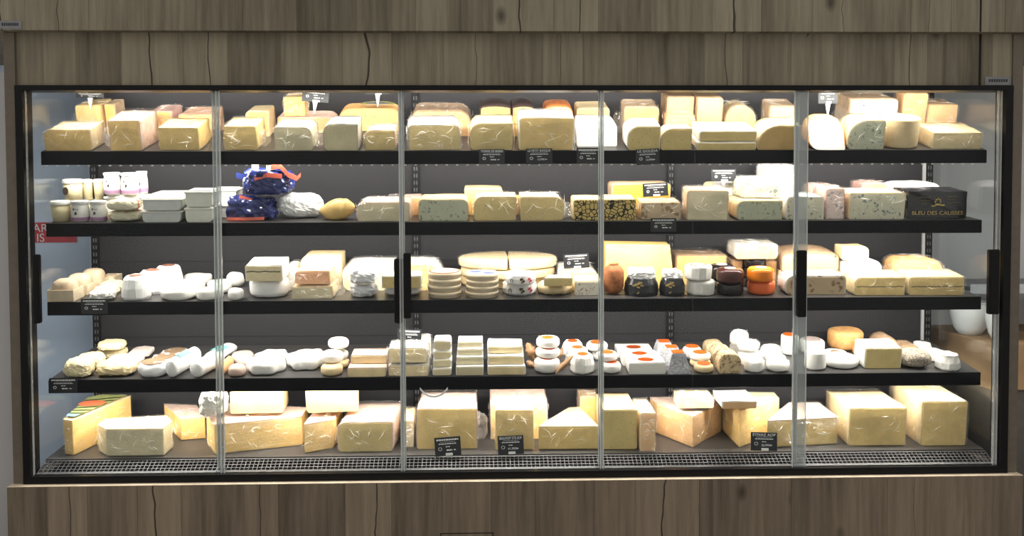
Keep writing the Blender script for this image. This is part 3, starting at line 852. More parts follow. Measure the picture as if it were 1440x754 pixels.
cheese(1, 880, 928, 151, 'apricot coloured block with tan side in loose film', v=.255, d=.18, p='yellow', r='tan', film='f', ang=-3, rad=(.1, .15, .05, .05), fold='l')
cheese(1, 937, 976, 138, 'tall bright yellow slab, the one with a wrapped wedge before it', v=.25, d=.14, p='eyes', r='brown', rad=(.1, .03, .03, .05), name='cheese_slab')
cheese(1, 977.5, 1014, 137, 'tall bright yellow slab, the one beside the little domed cheese', v=.25, d=.14, p='eyes', r='brown', rad=(.03, .15, .05, .03), name='cheese_slab')
cheese(1, 936, 975, 165, 'tan wedge in film leaning between the tall yellow slabs and a small ivory wedge', v=.15, d=.075, p='tan', film='f', name='cheese_wedge')
cheese(1, 929, 972, 182, 'small ivory wedge with a curved rind before the tall yellow slabs', base=212, d=.10, p='olive', r='straw', rad=(.5, .05, .03, .1), bh=1.05, name='cheese_wedge')
cheese(1, 980, 1063, 200.5, 'white-rinded flat slab at the bottom of a pair of slabs', base=212.5, d=.18, p='olive', r='white', rad=(.2, .2, .1, .1), name='cheese_slab')
cheese(1, 984, 1064, 186, 'white-rinded flat slab lying on another slab ' + T, v=.012, by=200, d=.18, p='olive', r='white', rad=(.3, .2, .1, .1), bh=1.25, name='cheese_slab')
cheese(1, 1019, 1061, 149, 'little domed yellow cheese standing behind the pair of white slabs', v=.26, d=.14, p='eyes', r='straw', film='f', rad=(.6, .6, .1, .1), name='half_wheel_cheese')
cheese(1, 1080, 1116, 150, 'upright creamy block with tan side and film on top', v=.26, d=.17, p='pale', r='tan', film='f', bh=1.04, ang=-4)
cheese(1, 1064, 1124, 177, 'dark caramel quarter with a pale arched rind ' + T, base=213, d=.16, p='deep', r='straw', rad=(.85, .05, .03, .1), bh=1.12, name='cheese_quarter')
cheese(1, 1139, 1190, 168, 'white wedge with orange rind leaning back under a pegged price card', base=211.5, d=.12, p='white', r='orange', rad=(.35, .5, .05, .3), lean=.085, name='cheese_wedge', bh=.9)
cheese(1, 1191, 1258, 140, 'tall white piece dotted with blue mould under a tan rind', v=.25, d=.17, p='bluew', r='tan', film='f', rad=(.04, .12, .04, .04), fold='l', bh=1.03)
cheese(1, 1192, 1243, 170, 'rounded blue-veined wedge before the tall dotted piece', base=210, d=.16, p='blueg', r='straw', film='f', rad=(.6, .1, .05, .15), name='cheese_wedge')
wheel(1, 1244, 1298, 169, 'upright cream coloured cylinder cheese with bleached top', base=210, r='straw', e=.08, name='cheese_cylinder', amp=.0015)
cheese(1, 1265, 1298, 132, 'tall tan slice in film standing behind the cream cylinder', v=.27, d=.10, p='tan', film='f', name='cheese_slice')
cheese(1, 1315, 1354, 148, 'tan wedge in loose film behind the last flat slab', v=.27, d=.14, p='tan', film='x', rad=(.03, .03, .03, .3), name='cheese_wedge')
cheese(1, 1317, 1385, 187, 'flat pale slab closing the top shelf beside the glass end', base=209.5, d=.20, p='ivory', film='f', rad=(.04, .05, .03, .03), bw=1.05, bh=1.12, name='cheese_slab')
# label on the big half wheel
_F = FR[1]; _x = _F.x_at(533, .33); 
lb = empty('round_cheese_label', _F.pt(_x, .30, _F.n_at(147, _x, .30))); lb.rotation_euler = (_F.t, 0, 0); tag(lb, 'yellow green paper label on the big orange half wheel', 'label')
V, Fc = lathe([(0.0001, 0), (.075, 0), (.075, .001), (0.0001, .001)], 24, 0, 180); ob('paper', V, Fc, plain('label_lime', (.62, .58, .16), .5, .3, 30), lb)
V, Fc = lathe([(0.0001, 0), (.05, 0), (.05, .001), (0.0001, .001)], 24, 0, 180); ob('print', [q + Vector((0, 0, .0012)) for q in V], Fc, plain('label_slate', (.30, .30, .32), .5, .3, 60), lb)

# price cards of the top shelf
price_card(107, 146, 131, 137.5, .30, 'black price card seen edge on under the canopy, pegged by the bunched film', clip=False, peg=.045)
price_card(424, 462, 124, 143.5, .30, 'tilted black price card pegged in the pinkish half wheel', tilt=5, peg=.045)
price_card(514, 548, 122, 133, .33, 'black price card pegged in the orange half wheel', peg=.05)
price_card(1151, 1178, 124, 146, .20, 'black price card pegged in the leaning white wedge', peg=.05)
YR1 = .0895
price_card(673.5, 710, 210, 231, YR1, 'black price card on the top rail reading TOMME DE BREBIS', 'TOMME DE BREBIS', clip=False)
price_card(740, 777, 209, 231, YR1, 'black price card on the top rail reading LE PETIT BASQUE', 'LE PETIT BASQUE', '13,99€', clip=False, tilt=-1)
price_card(811, 843, 208, 230, YR1, 'unlit black price card on the top rail below the chalk white half', clip=False)
price_card(895, 928, 209.5, 231.5, YR1, 'black price card on the top rail reading LE GOUDA', 'LE GOUDA', '13,99€', clip=False, tilt=-3)

# ================================================================== second shelf
def jar(s, x0, x1, top, label, group, **kw):
    xc, v, n, w, h = place(s, x0, x1, top, **kw); r = w / 2
    o = root('yogurt_jar', s, xc, v + r, n, label, 'jar', group)
    V, Fc = lathe([(.0001, 0), (r * .80, 0), (r * .93, h * .05), (r, h * .22), (r, h * .55), (r * .90, h * .78), (r * .86, h * .86), (r * .90, h * .88), (.0001, h * .88)], 28)
    ob('pot', V, Fc, TUBW, o, 'all')
    V, Fc = lathe([(r * .94, h * .05), (r * 1.008, h * .20), (r * 1.008, h * .24), (r * .9, h * .24)], 28)
    ob('fruit_layer', V, Fc, plain('berry_purple', (.42, .25, .40), .4), o, 'all')
    V, Fc = lathe([(.0001, h * .88), (r * .97, h * .88), (r * .98, h * .96), (r * .95, h), (.0001, h)], 28)
    ob('lid', V, Fc, plain('foil_lid', (.62, .62, .64), .3, .1, 40, .6), o)
    sp = MB()
    for (a, z, q) in ((-112, .62, .10), (-84, .62, .05), (-98, .62, .05), (-98, .42, .14)):
        ca, sa = math.cos(math.radians(a)), math.sin(math.radians(a)); c = Vector((ca * r * 1.004, sa * r * 1.004, h * z)); t = Vector((-sa, ca, 0))
        e1 = t * r * q; e2 = Vector((0, 0, h * q * .55)); sp.add([c - e1 - e2, c + e1 - e2 * .6, c + e1 + e2, c - e1 * .7 + e2], [(0, 1, 2, 3)])
    sp.ob('printed_mark', plain('ink_dark', (.06, .06, .07), .5), o)
    return o
def pot(s, x0, x1, top, label, group, sticker=False, **kw):
    xc, v, n, w, h = place(s, x0, x1, top, **kw); r = w / 2
    o = root('cream_pot', s, xc, v + r, n, label, 'pot', group)
    V, Fc = lathe([(.0001, 0), (r * .80, 0), (r * .92, h * .86), (.0001, h * .86)], 28); ob('tub', V, Fc, TUBY, o, 'quads')
    V, Fc = lathe([(.0001, h * .84), (r, h * .84), (r, h * .90), (r * .96, h * .97), (r * .90, h), (r * .86, h * .975), (.0001, h * .975)], 28); ob('lid', V, Fc, TUBW, o)
    if sticker:
        V, Fc = lathe([(.0001, 0), (h * .19, 0), (h * .19, .0015), (.0001, .0015)], 18); M = Matrix.Translation((-r * .42, -r * .79, h * .48)) @ Matrix.Rotation(math.radians(-28), 4, 'Z') @ Matrix.Rotation(math.radians(84), 4, 'X')
        ob('sticker', [M @ q for q in V], Fc, plain('sticker_brown', (.07, .045, .03), .5), o)
    return o
def tub(s, x0, x1, top, label, group, d=.10, m=None, **kw):
    xc, v, n, w, h = place(s, x0, x1, top, **kw)
    o = root('plastic_tub', s, xc, v, n, label, 'tub', group)
    V, Fc = loaf(w * .92, h * .84, d, (.004, .004, .012, .012)); 
    ob('body', [Vector((q.x * (.94 + .06 * q.z / h), q.y + .004, q.z)) for q in V], Fc, m or TUBW, o, 'quads')
    lid = MB().box(-w / 2, w / 2, 0, d + .008, h * .82, h * .93).ob('lid', TUBW, o, None, .003)
    MB().box(-w * .40, w * .40, .014, d - .006, h * .93, h).ob('lid_panel', TUBW, lid, None, .002)
    return o
GP = 'yellow cream pots at the end of the second shelf'
pot(2, 66, 95.5, 284.5, 'yellow cream pot with white lid on its own in the front row', None, base=313.2)
pot(2, 84, 113, 284, 'yellow cream pot of the lower layer under the stacked pots', GP, v=.145)
pot(2, 110, 137, 284, 'yellow cream pot of the lower layer under the stacked pots', GP, v=.165)
pot(2, 83.5, 112.5, 253, 'stacked yellow cream pot with a dark brown oval sticker', None, sticker=True, v=.145, by=282.5)
pot(2, 112, 128, 252.5, 'plain yellow cream pot stacked behind the one with the sticker', GP, v=.20, by=281.0)
pot(2, 128, 143.5, 252, 'plain yellow cream pot stacked behind the one with the sticker', GP, v=.22, by=280.5)
jar(2, 96, 121.5, 284, 'glass yogurt jar with grey foil lid beside the single cream pot', None, base=313)
jar(2, 123, 147, 284, 'glass yogurt jar with grey foil lid beside the green wrapped pack', None, base=312.5)
for a, b, vv in ((142.5, 166.5, .10), (167, 191.5, .09), (190, 206, .16)):
    jar(2, a, b, 243, 'glass yogurt jar raised on the packs and tubs', 'three yogurt jars raised on the second shelf', v=vv + .03, by=273.5)
PACKG = veined('pack_print', (.76, .72, .54), (.62, .20, .14), 34, .5)
for tp, bs_, lb in ((297.5, 312.8, 'flat paper pack with green and red print, the lower of two'), (281.5, None, 'flat paper pack with green and red print, the upper of two')):
    if bs_: wrapped(2, 146, 196, tp, lb, base=bs_, d=.115, m=PACKG, amp=.14, name='paper_pack', cat='pack')
    else: wrapped(2, 146, 192, tp, lb, v=.006, by=297.6, d=.11, m=PACKG, amp=.14, name='paper_pack', cat='pack')
tub(2, 147, 204, 274.5, 'white lidded tub behind the flat paper packs', None, d=.11, v=.145)
TUBG = plain('tub_grey', (.62, .64, .62), .4, .05)
tub(2, 197, 257, 296.5, 'wide frosted plastic tub at the bottom of its stack', None, d=.14, m=TUBG, base=313)
tub(2, 198, 257, 279.5, 'wide frosted plastic tub on top of another tub', None, d=.14, m=TUBG, v=.008, by=296.5)
tub(2, 209, 257, 272.5, 'white lidded tub just behind the wide frosted tubs', None, d=.14, v=.175)
TUBC = plain('tub_cloudy', (.74, .75, .66), .4, .05)
tub(2, 259, 300, 291.5, 'cloudy square tub beside the door edge profile, lower of two', None, d=.12, m=TUBC, base=313)
tub(2, 259, 300, 269, 'cloudy square tub beside the door edge profile, upper of two', None, d=.12, m=TUBC, v=.008, by=291.6)
tub(2, 286, 324, 288, 'white square tub behind the cloudy tubs, lower of two', None, d=.12, v=.15)
tub(2, 288, 331, 268, 'white square tub behind the cloudy tubs, upper of two', None, d=.12, v=.15, by=287.8)

def bag(x0, x1, top, label, base=None, v=None, by=None, d=.12, tails=(), sd=0, power=2.2):
    xc, v, n, w, h = place(2, x0, x1, top, base, v, by)
    o = root('crumpled_bag', 2, xc, v + d / 2, n, label, 'bag')
    V, Fc = crumple(w, d, h, .42, sd, 14, 2.6 / w, power); zt = max(q.z for q in V)
    for q in V: q.z *= h / zt
    ob('bag_body', V, Fc, NAVY, o)
    for (pts, m) in tails:      # folded seams and torn edges of the bag, as thick strips
        st = MB()
        for (p0, p1) in zip(pts[:-1], pts[1:]):
            a = Vector((p0[0] * w, p0[1] * d, p0[2] * h)); b = Vector((p1[0] * w, p1[1] * d, p1[2] * h)); ww = Vector((0, .012, .016 if len(p0) < 4 else p0[3]))
            up = Vector((0, .004, ww.z)); th = Vector((0, .006, 0))
            st.add([a, b, b + up, a + up, a + th, b + th, b + up + th, a + up + th], [(0, 1, 2, 3), (7, 6, 5, 4), (0, 4, 5, 1), (1, 5, 6, 2), (2, 6, 7, 3), (3, 7, 4, 0)])
        st.ob('printed_band', m, o)
    return o
BAGY = plain('bag_cream', (.78, .66, .42), .3, .1, 20, .6)
bag(318, 384, 277, 'crumpled navy snack bag with a red base strip lying on the second shelf', base=311, d=.13, sd=4.1, power=4.5,
    tails=[([(-.50, -.50, .02, .012), (-.10, -.54, .02, .012), (.30, -.52, .04, .012)], BAGR), ([(-.25, -.30, .86, .016), (.05, -.42, .74, .014)], BAGR)])
bag(338, 408, 245, 'crumpled navy snack bag with red and cream bands on top of the other bag', v=.05, by=283, d=.11, sd=8.6, power=4.0,
    tails=[([(-.62, -.1, .62, .022), (-.42, -.2, .52, .03), (-.30, -.25, .40, .02)], NAVY), ([(-.20, -.50, .55, .016), (.05, -.54, .68, .018), (.34, -.46, .62, .016)], BAGR),
           ([(.12, -.40, .95, .018), (.30, -.35, .98, .02), (.46, -.40, .66, .02), (.62, -.30, .52, .016), (.70, -.25, .66, .014)], BAGR), ([(-.28, -.25, .84, .030), (-.14, -.28, .88, .030)], BAGY), ([(.02, -.30, .92, .018), (.20, -.32, .94, .018)], BAGY)])
wrapped(2, 388, 453, 273, 'long loaf wrapped in crumpled white paper beside the navy bags', v=.100, d=.11, rz=10, amp=.20, n=16, power=2.8, name='paper_wrapped_loaf')
# pear shaped stretched cheese lying on its side
xc, v, n, w, h = place(2, 446, 499, 276, base=311)
o = root('pear_shaped_cheese', 2, xc, v + h * .5, n, 'lumpy golden pear-shaped cheese lying beside the white paper loaf', 'cheese', None, -14)
V = []; NI, NJ = 26, 22
for i in range(NI + 1):
    t = i / NI; x = (t - .5) * w
    rad_ = h * (.10 + .42 * math.sin(math.pi * min(1, t * 1.02)) ** .7 * (.62 + .42 * t)); rad_ = max(rad_ if 0 < i < NI else .001, .001)
    rad_ *= 1 - .09 * math.exp(-((t - .66) / .08) ** 2)
    for j in range(NJ):
        a = 2 * math.pi * j / NJ; pz = h * (.30 + .18 * t)
        p_ = Vector((x, rad_ * 1.0 * math.cos(a), pz + rad_ * math.sin(a))); p_ += nz(p_, 22, 3.3) * .006; p_.z = max(p_.z, 0); V.append(p_)
Fc = [(i * NJ + j, i * NJ + (j + 1) % NJ, (i + 1) * NJ + (j + 1) % NJ, (i + 1) * NJ + j) for i in range(NI) for j in range(NJ)]
ob('body', V, [tuple(reversed(f)) for f in Fc], YELL, o, 'all')

cheese(2, 503, 576, 285, 'pale green block under a pinkish film top with a twisted knot', base=311.5, d=.17, p='grey', r='pink', film='x', rad=(.35, .15, .05, .12), bh=1.06, fold='t')
cheese(2, 566, 592, 278, 'tan upright piece squeezed between the knotted block and a speckled block', v=.20, d=.16, p='tan', r='pink')
cheese(2, 588, 658, 281, 'grey green block with fine blue specks and white rind', base=311, d=.18, p='blueg', r='straw', rad=(.22, .3, .12, .08), bh=1.05)
cheese(2, 653, 707, 266, 'bright yellow white wedge behind the two olive halves', v=.19, d=.15, p='cream', r='straw', rad=(.06, .15, .03, .03), name='cheese_wedge')
cheese(2, 669, 728, 277.5, 'olive half cheese with its rounded rind towards the speckled block', base=310.5, d=.17, p='olive', r='straw', film='f', rad=(.35, .05, .04, .15), bh=1.04, name='cheese_half')
cheese(2, 731, 792, 277.5, 'olive half cheese with its rounded rind towards the black-veined blocks', base=310.5, d=.17, p='olive', r='straw', film='f', rad=(.05, .4, .2, .04), bh=1.04, fold='r', name='cheese_half')
cheese(2, 725, 734, 279, 'thin yellow slice standing in for the yellow-lit gap between the olive halves', v=.20, d=.13, p='yellow', name='cheese_slice')  # yellow piece in place of the light showing through the gap
cheese(2, 807, 848, 281.5, 'yellow block with a net of black veins, first of two, before the door edge', base=310, d=.16, p='mosaic', r='straw', rad=(.12, .03, .03, .05), bh=1.05, rt=.002)
cheese(2, 849, 894, 281, 'yellow block with a net of black veins, beside the mottled low block', base=310, d=.16, p='mosaic', r='straw', rad=(.03, .04, .03, .03), bh=1.05, rt=.002)
cheese(2, 860, 942, 259, 'saffron yellow block behind a black price card', v=.19, d=.15, p='pesto', r='tan', rad=(.12, .08, .03, .03))
cheese(2, 902, 957, 286, 'low mottled brown block in front of the saffron block', base=309.5, d=.14, p='mottled', film='f', rad=(.05, .05, .03, .03), bh=1.12)
cheese(2, 966, 1023, 269, 'ash-grey block in heavily creased film with a tan side', base=309.5, d=.17, p='grey', r='tan', film='x', rad=(.10, .06, .03, .03), ang=-5, bh=1.04)
wheel(2, 991, 1015, 257, 'small cream round peeping over the creased-film block', v=.375, r='straw', e=.15, name='cheese_round')
cheese(2, 1015, 1045, 260, 'glaring white block under the pegged price card of the second shelf', v=.21, d=.13, p='white', r='white', rad=(.08, .08, .03, .03))
cheese(2, 1042, 1094, 256, 'grey brown blue cheese in crinkled film lying on the olive blue wedge', v=.10, by=282, d=.15, p='blue', film='x', rad=(.3, .1, .1, .1))
cheese(2, 1036, 1100, 283, 'olive blue-veined wedge with a chamfered corner at the rail', base=309.5, d=.20, p='blueg', r='straw', rad=(.35, .03, .03, .2), bh=1.02, name='cheese_wedge')
cheese(2, 1074, 1116, 233, 'tall white speckled block rising above the second shelf row', v=.27, d=.14, p='bluew', r='white', film='f', rad=(.15, .04, .03, .03))
cheese(2, 1096, 1119, 269, 'bright white cheese beside the olive blue-veined wedge', v=.21, d=.05, p='white', r='straw')
cheese(2, 1107, 1159, 277, 'dim grey blue-veined block behind the wide door edge profile', base=309, d=.16, p='blue', r='white', film='f', rad=(.2, .1, .05, .05))
cheese(2, 1143, 1178, 263, 'cream block with a purple film top behind the dim grey block', v=.19, d=.15, p='pale', r='pink', film='p', rad=(.25, .04, .03, .03))
cheese(2, 1165, 1191, 266, 'upright white blue-flecked slice beside the large green blue block', base=308, d=.15, p='bluew', r='pink', film='p', name='cheese_slice')
cheese(2, 1192, 1270, 272, 'large greenish blue cheese block beside the black foil pack', base=308.5, d=.16, p='blue', r='straw', film='f', rad=(.08, .08, .04, .06), bh=1.05)
cheese(2, 1213, 1246, 258, 'small cream piece behind the large greenish blue block', v=.21, d=.14, p='cream', r='pink', film='p')
wrapped(2, 1249, 1326, 257, 'smooth white log behind the black foil pack', v=.20, d=.15, amp=.06, power=4.5, ridge=False, m=R_['white'], name='white_cheese_log', smooth='all')
# black foil pack
xc, v, n, w, h = place(2, 1273, 1356, 269.5, base=308.2)
o = root('foil_pack', 2, xc, v, n, 'black foil pack with gold lettering BLEU DES CAUSSES', 'cheese')
V, Fc = loaf(w, h, .15, (.006, .006, .004, .004), 1, 1.03, 0, 0, .004, 40, 5.5, k=9); ob('foil_wrapper', V, Fc, plain('black_foil', (.012, .011, .014), .22, .2, 30, .8), o)
text_ob('BLEU DES CAUSSES', h * .19, GOLD, o, (0, -.005, h * .22), width=w * .86)
em = MB(); em.box(-.012, .012, -.005, -.004, h * .50, h * .56)
for k in range(5):
    a = math.pi * k / 4; em.box(math.cos(a) * .011 - .003, math.cos(a) * .011 + .003, -.005, -.004, h * .60 + math.sin(a) * .012, h * .60 + math.sin(a) * .012 + .006)
em.box(-.026, -.010, -.005, -.004, h * .46, h * .50); em.box(.010, .028, -.005, -.004, h * .48, h * .53)
em.ob('gold_emblem', GOLD, o)
pl = MB()
for (xa, xb, z) in ((-.34, -.12, .78), (-.30, -.14, .66), (-.28, -.18, .56), (.14, .32, .80), (.14, .30, .70), (.14, .38, .60)): pl.box(xa * w, xb * w, -.0048, -.004, h * z, h * z + .002)
pl.ob('small_print', plain('dull_gold', (.20, .16, .09), .5), o)
price_card(904.5, 940, 257.5, 276, .265, 'grey-lit black price card standing before the saffron block', tilt=-3, clip=True)
price_card(1000, 1035, 238, 255, .33, 'black price card pegged over the small cream round of the second shelf', clip=True, peg=.02)
price_card(915, 951, 307, 326, .1205, 'black price card on the second rail below the mottled block', clip=False)

ORD3 = ('at the rail', 'in the middle of its row', 'at the back of its row')
# ================================================================== third shelf
def tray(x0, x1, top, label, group, v=None, base=None, ctop=None):
    xc, v, n, w, h = place(3, x0, x1, top, base, v)
    d = .105; o = root('wooden_tray', 3, xc, v, n, label, 'tray', group)
    t = .004
    MB().box(-w / 2, w / 2, 0, t, 0, h).ob('front_board', POPLAR, o, None, .001)
    MB().box(-w / 2, w / 2, d - t, d, 0, h).ob('back_board', POPLAR, o, None, .001)
    for s_ in (-1, 1): MB().box(s_ * w / 2 - (t if s_ > 0 else 0), s_ * w / 2 + (0 if s_ > 0 else t), t, d - t, 0, h).ob('side_board', POPLAR, o, None, .001)
    MB().box(-w / 2 + t, w / 2 - t, t, d - t, 0, t).ob('base_board', POPLAR, o)
    F = FR[3]; hh = F.n_at(ctop, xc, v + .02)
    c = root('wrapped_soft_cheese', 3, xc, v + d / 2, n + t + .0006, 'knobbly tan soft cheese sitting in a pale wooden tray', 'cheese', 'soft cheeses in wooden trays')
    V, Fc = crumple(w - 2 * t - .012, d - 2 * t - .012, hh - t, .10, seed(), 8); m = max(q.z for q in V); xm = max(abs(q.x) for q in V); ym = max(abs(q.y) for q in V)
    for q in V: q.z *= (hh - t) / m; q.x *= (w / 2 - t - .003) / max(xm, .01); q.y *= (d / 2 - t - .003) / max(ym, .01)
    ob('rind', V, Fc, plain('rind_peach', (.72, .55, .38), .6, .15, 40, .3, .001), c, 'all')
for i, (a, b, tp, vv, ct) in enumerate(((66.5, 104, 408.5, .003, 394), (88, 124, 401.5, .125, 387), (109, 143, 395, .245, 380))):
    tray(a, b, tp, 'pale wooden tray holding a tan soft cheese', 'wooden trays at the end of the third shelf', v=vv, ctop=ct)
tray(139, 160, 391, 'narrow pale wooden tray behind the row of trays', None, v=.325, ctop=388)
GW = 'flat crinkled cream cheeses beside the wooden trays'
for (a, b, tp, vv, by) in ((121, 158, 411, .006, None), (127, 162, 404, .10, None), (136, 170, 398, .19, None)):
    wrapped(3, a, b, tp, 'flat crinkled cream cheese between the trays and the wrapped domes', v=vv, d=.085, amp=.35, m=R_['white'] if vv < .05 else P['pale'], group=GW, name='flat_soft_cheese')
def dome(s, x0, x1, top, label, group=None, base=None, v=None, lab=LABR, m=None, hr=.62):
    xc, v, n, w, h = place(s, x0, x1, top, base, v); r = w / 2
    o = root('wrapped_dome', s, xc, v + r, n, label, 'cheese', group)
    V, Fc = lathe([(.0001, 0), (r * .9, 0), (r, h * .12), (r * .97, h * .5), (r * .82, h * .88), (r * hr, h), (.0001, h)], 30, amp=.004, freq=50, sd=seed()); ob('wrapper', V, Fc, m or PAPER, o)
    if lab is not None:
        V, Fc = lathe([(.0001, 0), (r * .45, 0), (r * .45, .001), (.0001, .001)], 20); ob('paper_label', [q + Vector((0, 0, h + .001)) for q in V], Fc, lab, o)
for (a, b, tp, vv) in ((165, 206, 391.5, .008), (188, 231, 384, .125), (212, 252, 377, .245)):
    dome(3, a, b, tp, 'white paper-wrapped dome with a dark flat label on the third shelf', 'row of wrapped domes', v=vv)
GC = 'cream coloured flat rounds in two receding rows'
for (a, b, tp, vv) in ((219, 271, 410, .004), (236, 281, 400, .16), (254, 292, 390, .295)):
    wheel(3, a, b, tp, 'flat cream round with pale yellow edge behind the first door', v=vv, r='white', e=.35, amp=.006, group=GC, name='flat_round_cheese', scallop=.02)
for (a, b, tp, vv) in ((270, 308, 409, .004), (288, 322, 398, .125), (316, 340, 385, .26)):
    wheel(3, a, b, tp, 'lumpy white round beside the first door edge profile', v=vv, r='white', e=.35, amp=.006, group='lumpy white rounds', name='flat_round_cheese')
wheel(3, 318, 341, 409, 'small white round by the pleated wrapper', v=.006, r='white', e=.35, amp=.005, name='flat_round_cheese')
o = wheel(3, 346, 402, 396, 'white cheese in pleated paper carrying a block with a dark line', base=420.5, r='white', e=.3, amp=.003, name='pleated_cheese', wrapm=PAPER, scallop=0.0)
cheese(3, 345, 397, 372.5, 'white-topped block with a dark ash line lying on the pleated cheese', v=.028, by=394.5, d=.15, p='pale', r='white', rad=(.12, .08, .05, .05), bh=1.15, line=[(.58, .0035, 'dark')])
cheese(3, 405, 421, 375, 'chalky white piece in film beside the block with a dark line', v=.19, d=.14, p='white', r='white', film='x', fold='r', rad=(.4, .4, .1, .1))
cheese(3, 424, 481, 359.5, 'tall pale yellow block behind the orange wrapped slab', v=.22, d=.15, p='pale', r='straw', rad=(.25, .04, .03, .03))
cheese(3, 415, 464, 382, 'pale orange slab in film on top of a grey slab', v=.04, by=400, d=.15, p='tan', r='straw', film='p', rad=(.3, .08, .05, .2), name='cheese_slab')
cheese(3, 408, 464, 403.5, 'grey-cut slab in film under the pale orange slab', base=420.5, d=.18, p='grey', r='straw', film='x', rad=(.06, .06, .03, .03), fold='r', name='cheese_slab')
wrapped(3, 488.5, 531, 400, 'foil-wrapped white wedge at the bottom of its pair', base=419.5, d=.13, m=FOIL, amp=.30, n=7, name='foil_wedge')
wrapped(3, 489, 530, 378.5, 'foil-wrapped white wedge lying on another foil wedge', v=.008, by=401.5, d=.13, m=FOIL, amp=.32, n=7, name='foil_wedge')
wheel(3, 480, 622, 374, 'large soft wheel in film behind the foil wedges', v=.16, a0=-180, a1=180, p='pale', r='straw', e=.35, film='x', name='soft_wheel_cheese', front=False, label_m=None) if False else None
xw = cheese(3, 480, 551, 373, 'half of a big soft wheel in film behind the foil wedges', v=.18, d=.20, p='pale', r='white', film='x', rad=(.4, .04, .1, .3), name='soft_cheese_half')
cheese(3, 560, 622, 372, 'half of a big soft wheel in film behind the round wooden boxes', v=.18, d=.20, p='cream', r='white', film='x', rad=(.04, .6, .2, .1), name='soft_cheese_half')
wrapped(3, 538, 593, 402.5, 'white paper piece under a pale green slice behind the twin door handles', base=417.5, d=.12, m=PAPER, amp=.16, name='paper_wrapped_piece')
cheese(3, 537, 592, 385.5, 'pale green slice with white rind behind the twin door handles', v=.015, by=402, d=.11, p='olive', r='white', rad=(.08, .08, .05, .05), name='cheese_slice')
def wbox(x0, x1, top, label, group, v, by=None, base=None, lid=False, ring=None, blue=False):
    xc, v, n, w, h = place(3, x0, x1, top, base, v, by); r = w / 2
    o = root('round_wooden_box', 3, xc, v + r, n, label, 'box', group)
    V, Fc = lathe([(.0001, .001), (r * .985, .001), (r * .985, h - .0004), (.0001, h - .0004)], 36); ob('box_body', V, Fc, POPLAR, o, 'quads')
    V, Fc = lathe([(r * .98, h * .40), (r, h * .40), (r, h), (r * .98, h)], 36); ob('lid_band', V, Fc, POPLAR, o, 'quads')
    if ring is not None:
        V, Fc = lathe([(.0001, 0), (r * .94, 0), (r * .94, .001), (.0001, .001)], 32); ob('lid_label', [q + Vector((0, 0, h - .0003)) for q in V], Fc, ring, o)
        if ring is LABR:
            V, Fc = lathe([(.0001, 0), (r * .80, 0), (r * .80, .001), (.0001, .001)], 32); ob('lid_print', [q + Vector((0, 0, h + .0008)) for q in V], Fc, plain('lid_sand', (.66, .52, .40), .6), o)
    if blue:
        for sg in (-1, 1):
            V, Fc = lathe([(.0001, 0), (r * .40, 0), (r * .40, .001), (.0001, .001)], 16); ob('lid_print', [Vector((q.x * 1.0 + sg * r * .42, q.y * .7 - r * .25 * sg, q.z + h + .0008)) for q in V], Fc, LABB, o)
ys = [417.5, 409, 399.8, 390.6, 382]
for i in range(4):
    if i < 3: wbox(601 - (i == 1), 648, ys[i + 1], 'round poplar cheese box in the stack topped with a reddish label', 'lower boxes of the first round box stack', v=.008, by=ys[i])
    else: wbox(600, 648, ys[i + 1], 'top round poplar box with a reddish brown lid label', None, v=.008, by=ys[i], ring=LABR)
ys = [416.8, 408.6, 400.2, 392.2, 383.6]
for i in range(4):
    if i < 3: wbox(654.5 + i * .3, 701.5, ys[i + 1], 'round poplar cheese box in the stack topped with a white and blue label', 'lower boxes of the second round box stack', v=.008, by=ys[i])
    else: wbox(655, 701, ys[i + 1], 'top round poplar box with a white and blue lid label', None, v=.008, by=ys[i], ring=LABW, blue=True)
# three big soft wheels behind; the top one cut in two
def SQ(V): return [Vector((q.x, q.y * .62, q.z)) for q in V]
def half_wheel(a0, a1, px, label, n0, n1, film, rr=.205, r='straw'):
    F = FR[3]; v = .300; x = F.x_at(px, v)
    o = root('soft_wheel_cheese', 3, x, v, n0, label, 'cheese')
    V, Fc = lathe(dprof(rr, n1 - n0, (n1 - n0) * .3), 34, a0, a1, .001, 14, seed()); ob('rind', SQ(V), Fc, R_[r], o, 'quads')
    if a1 - a0 < 359:
        V, Fc = lathe(dprof(rr, n1 - n0, (n1 - n0) * .3, 0, .004), 34, a0, a1); mid = math.radians((a0 + a1) / 2)
        ob('paste', SQ([q - Vector((math.cos(mid), math.sin(mid), 0)) * .003 for q in V]), Fc, P['pale'], o, 'quads')
    if film:
        V, Fc = lathe(dprof(rr + .004, n1 - n0 + .003, (n1 - n0) * .3), 40, a0, a1, .004, 30, seed()); ob('plastic_film', SQ(V), Fc, FILMX, o)
half_wheel(0, 360, 714, 'whole soft wheel at the bottom of the stack behind the printed papers', 0, .040, False, .200)
half_wheel(0, 360, 714, 'whole soft wheel in the middle of the stack behind the printed papers', .0415, .080, False, .200)
half_wheel(91.5, 268.5, 713, 'filmed half of the top soft wheel towards the round wooden boxes', .0825, .122, True)
half_wheel(-88.5, 88.5, 715, 'filmed half of the top soft wheel towards the standing price card', .0825, .122, True)
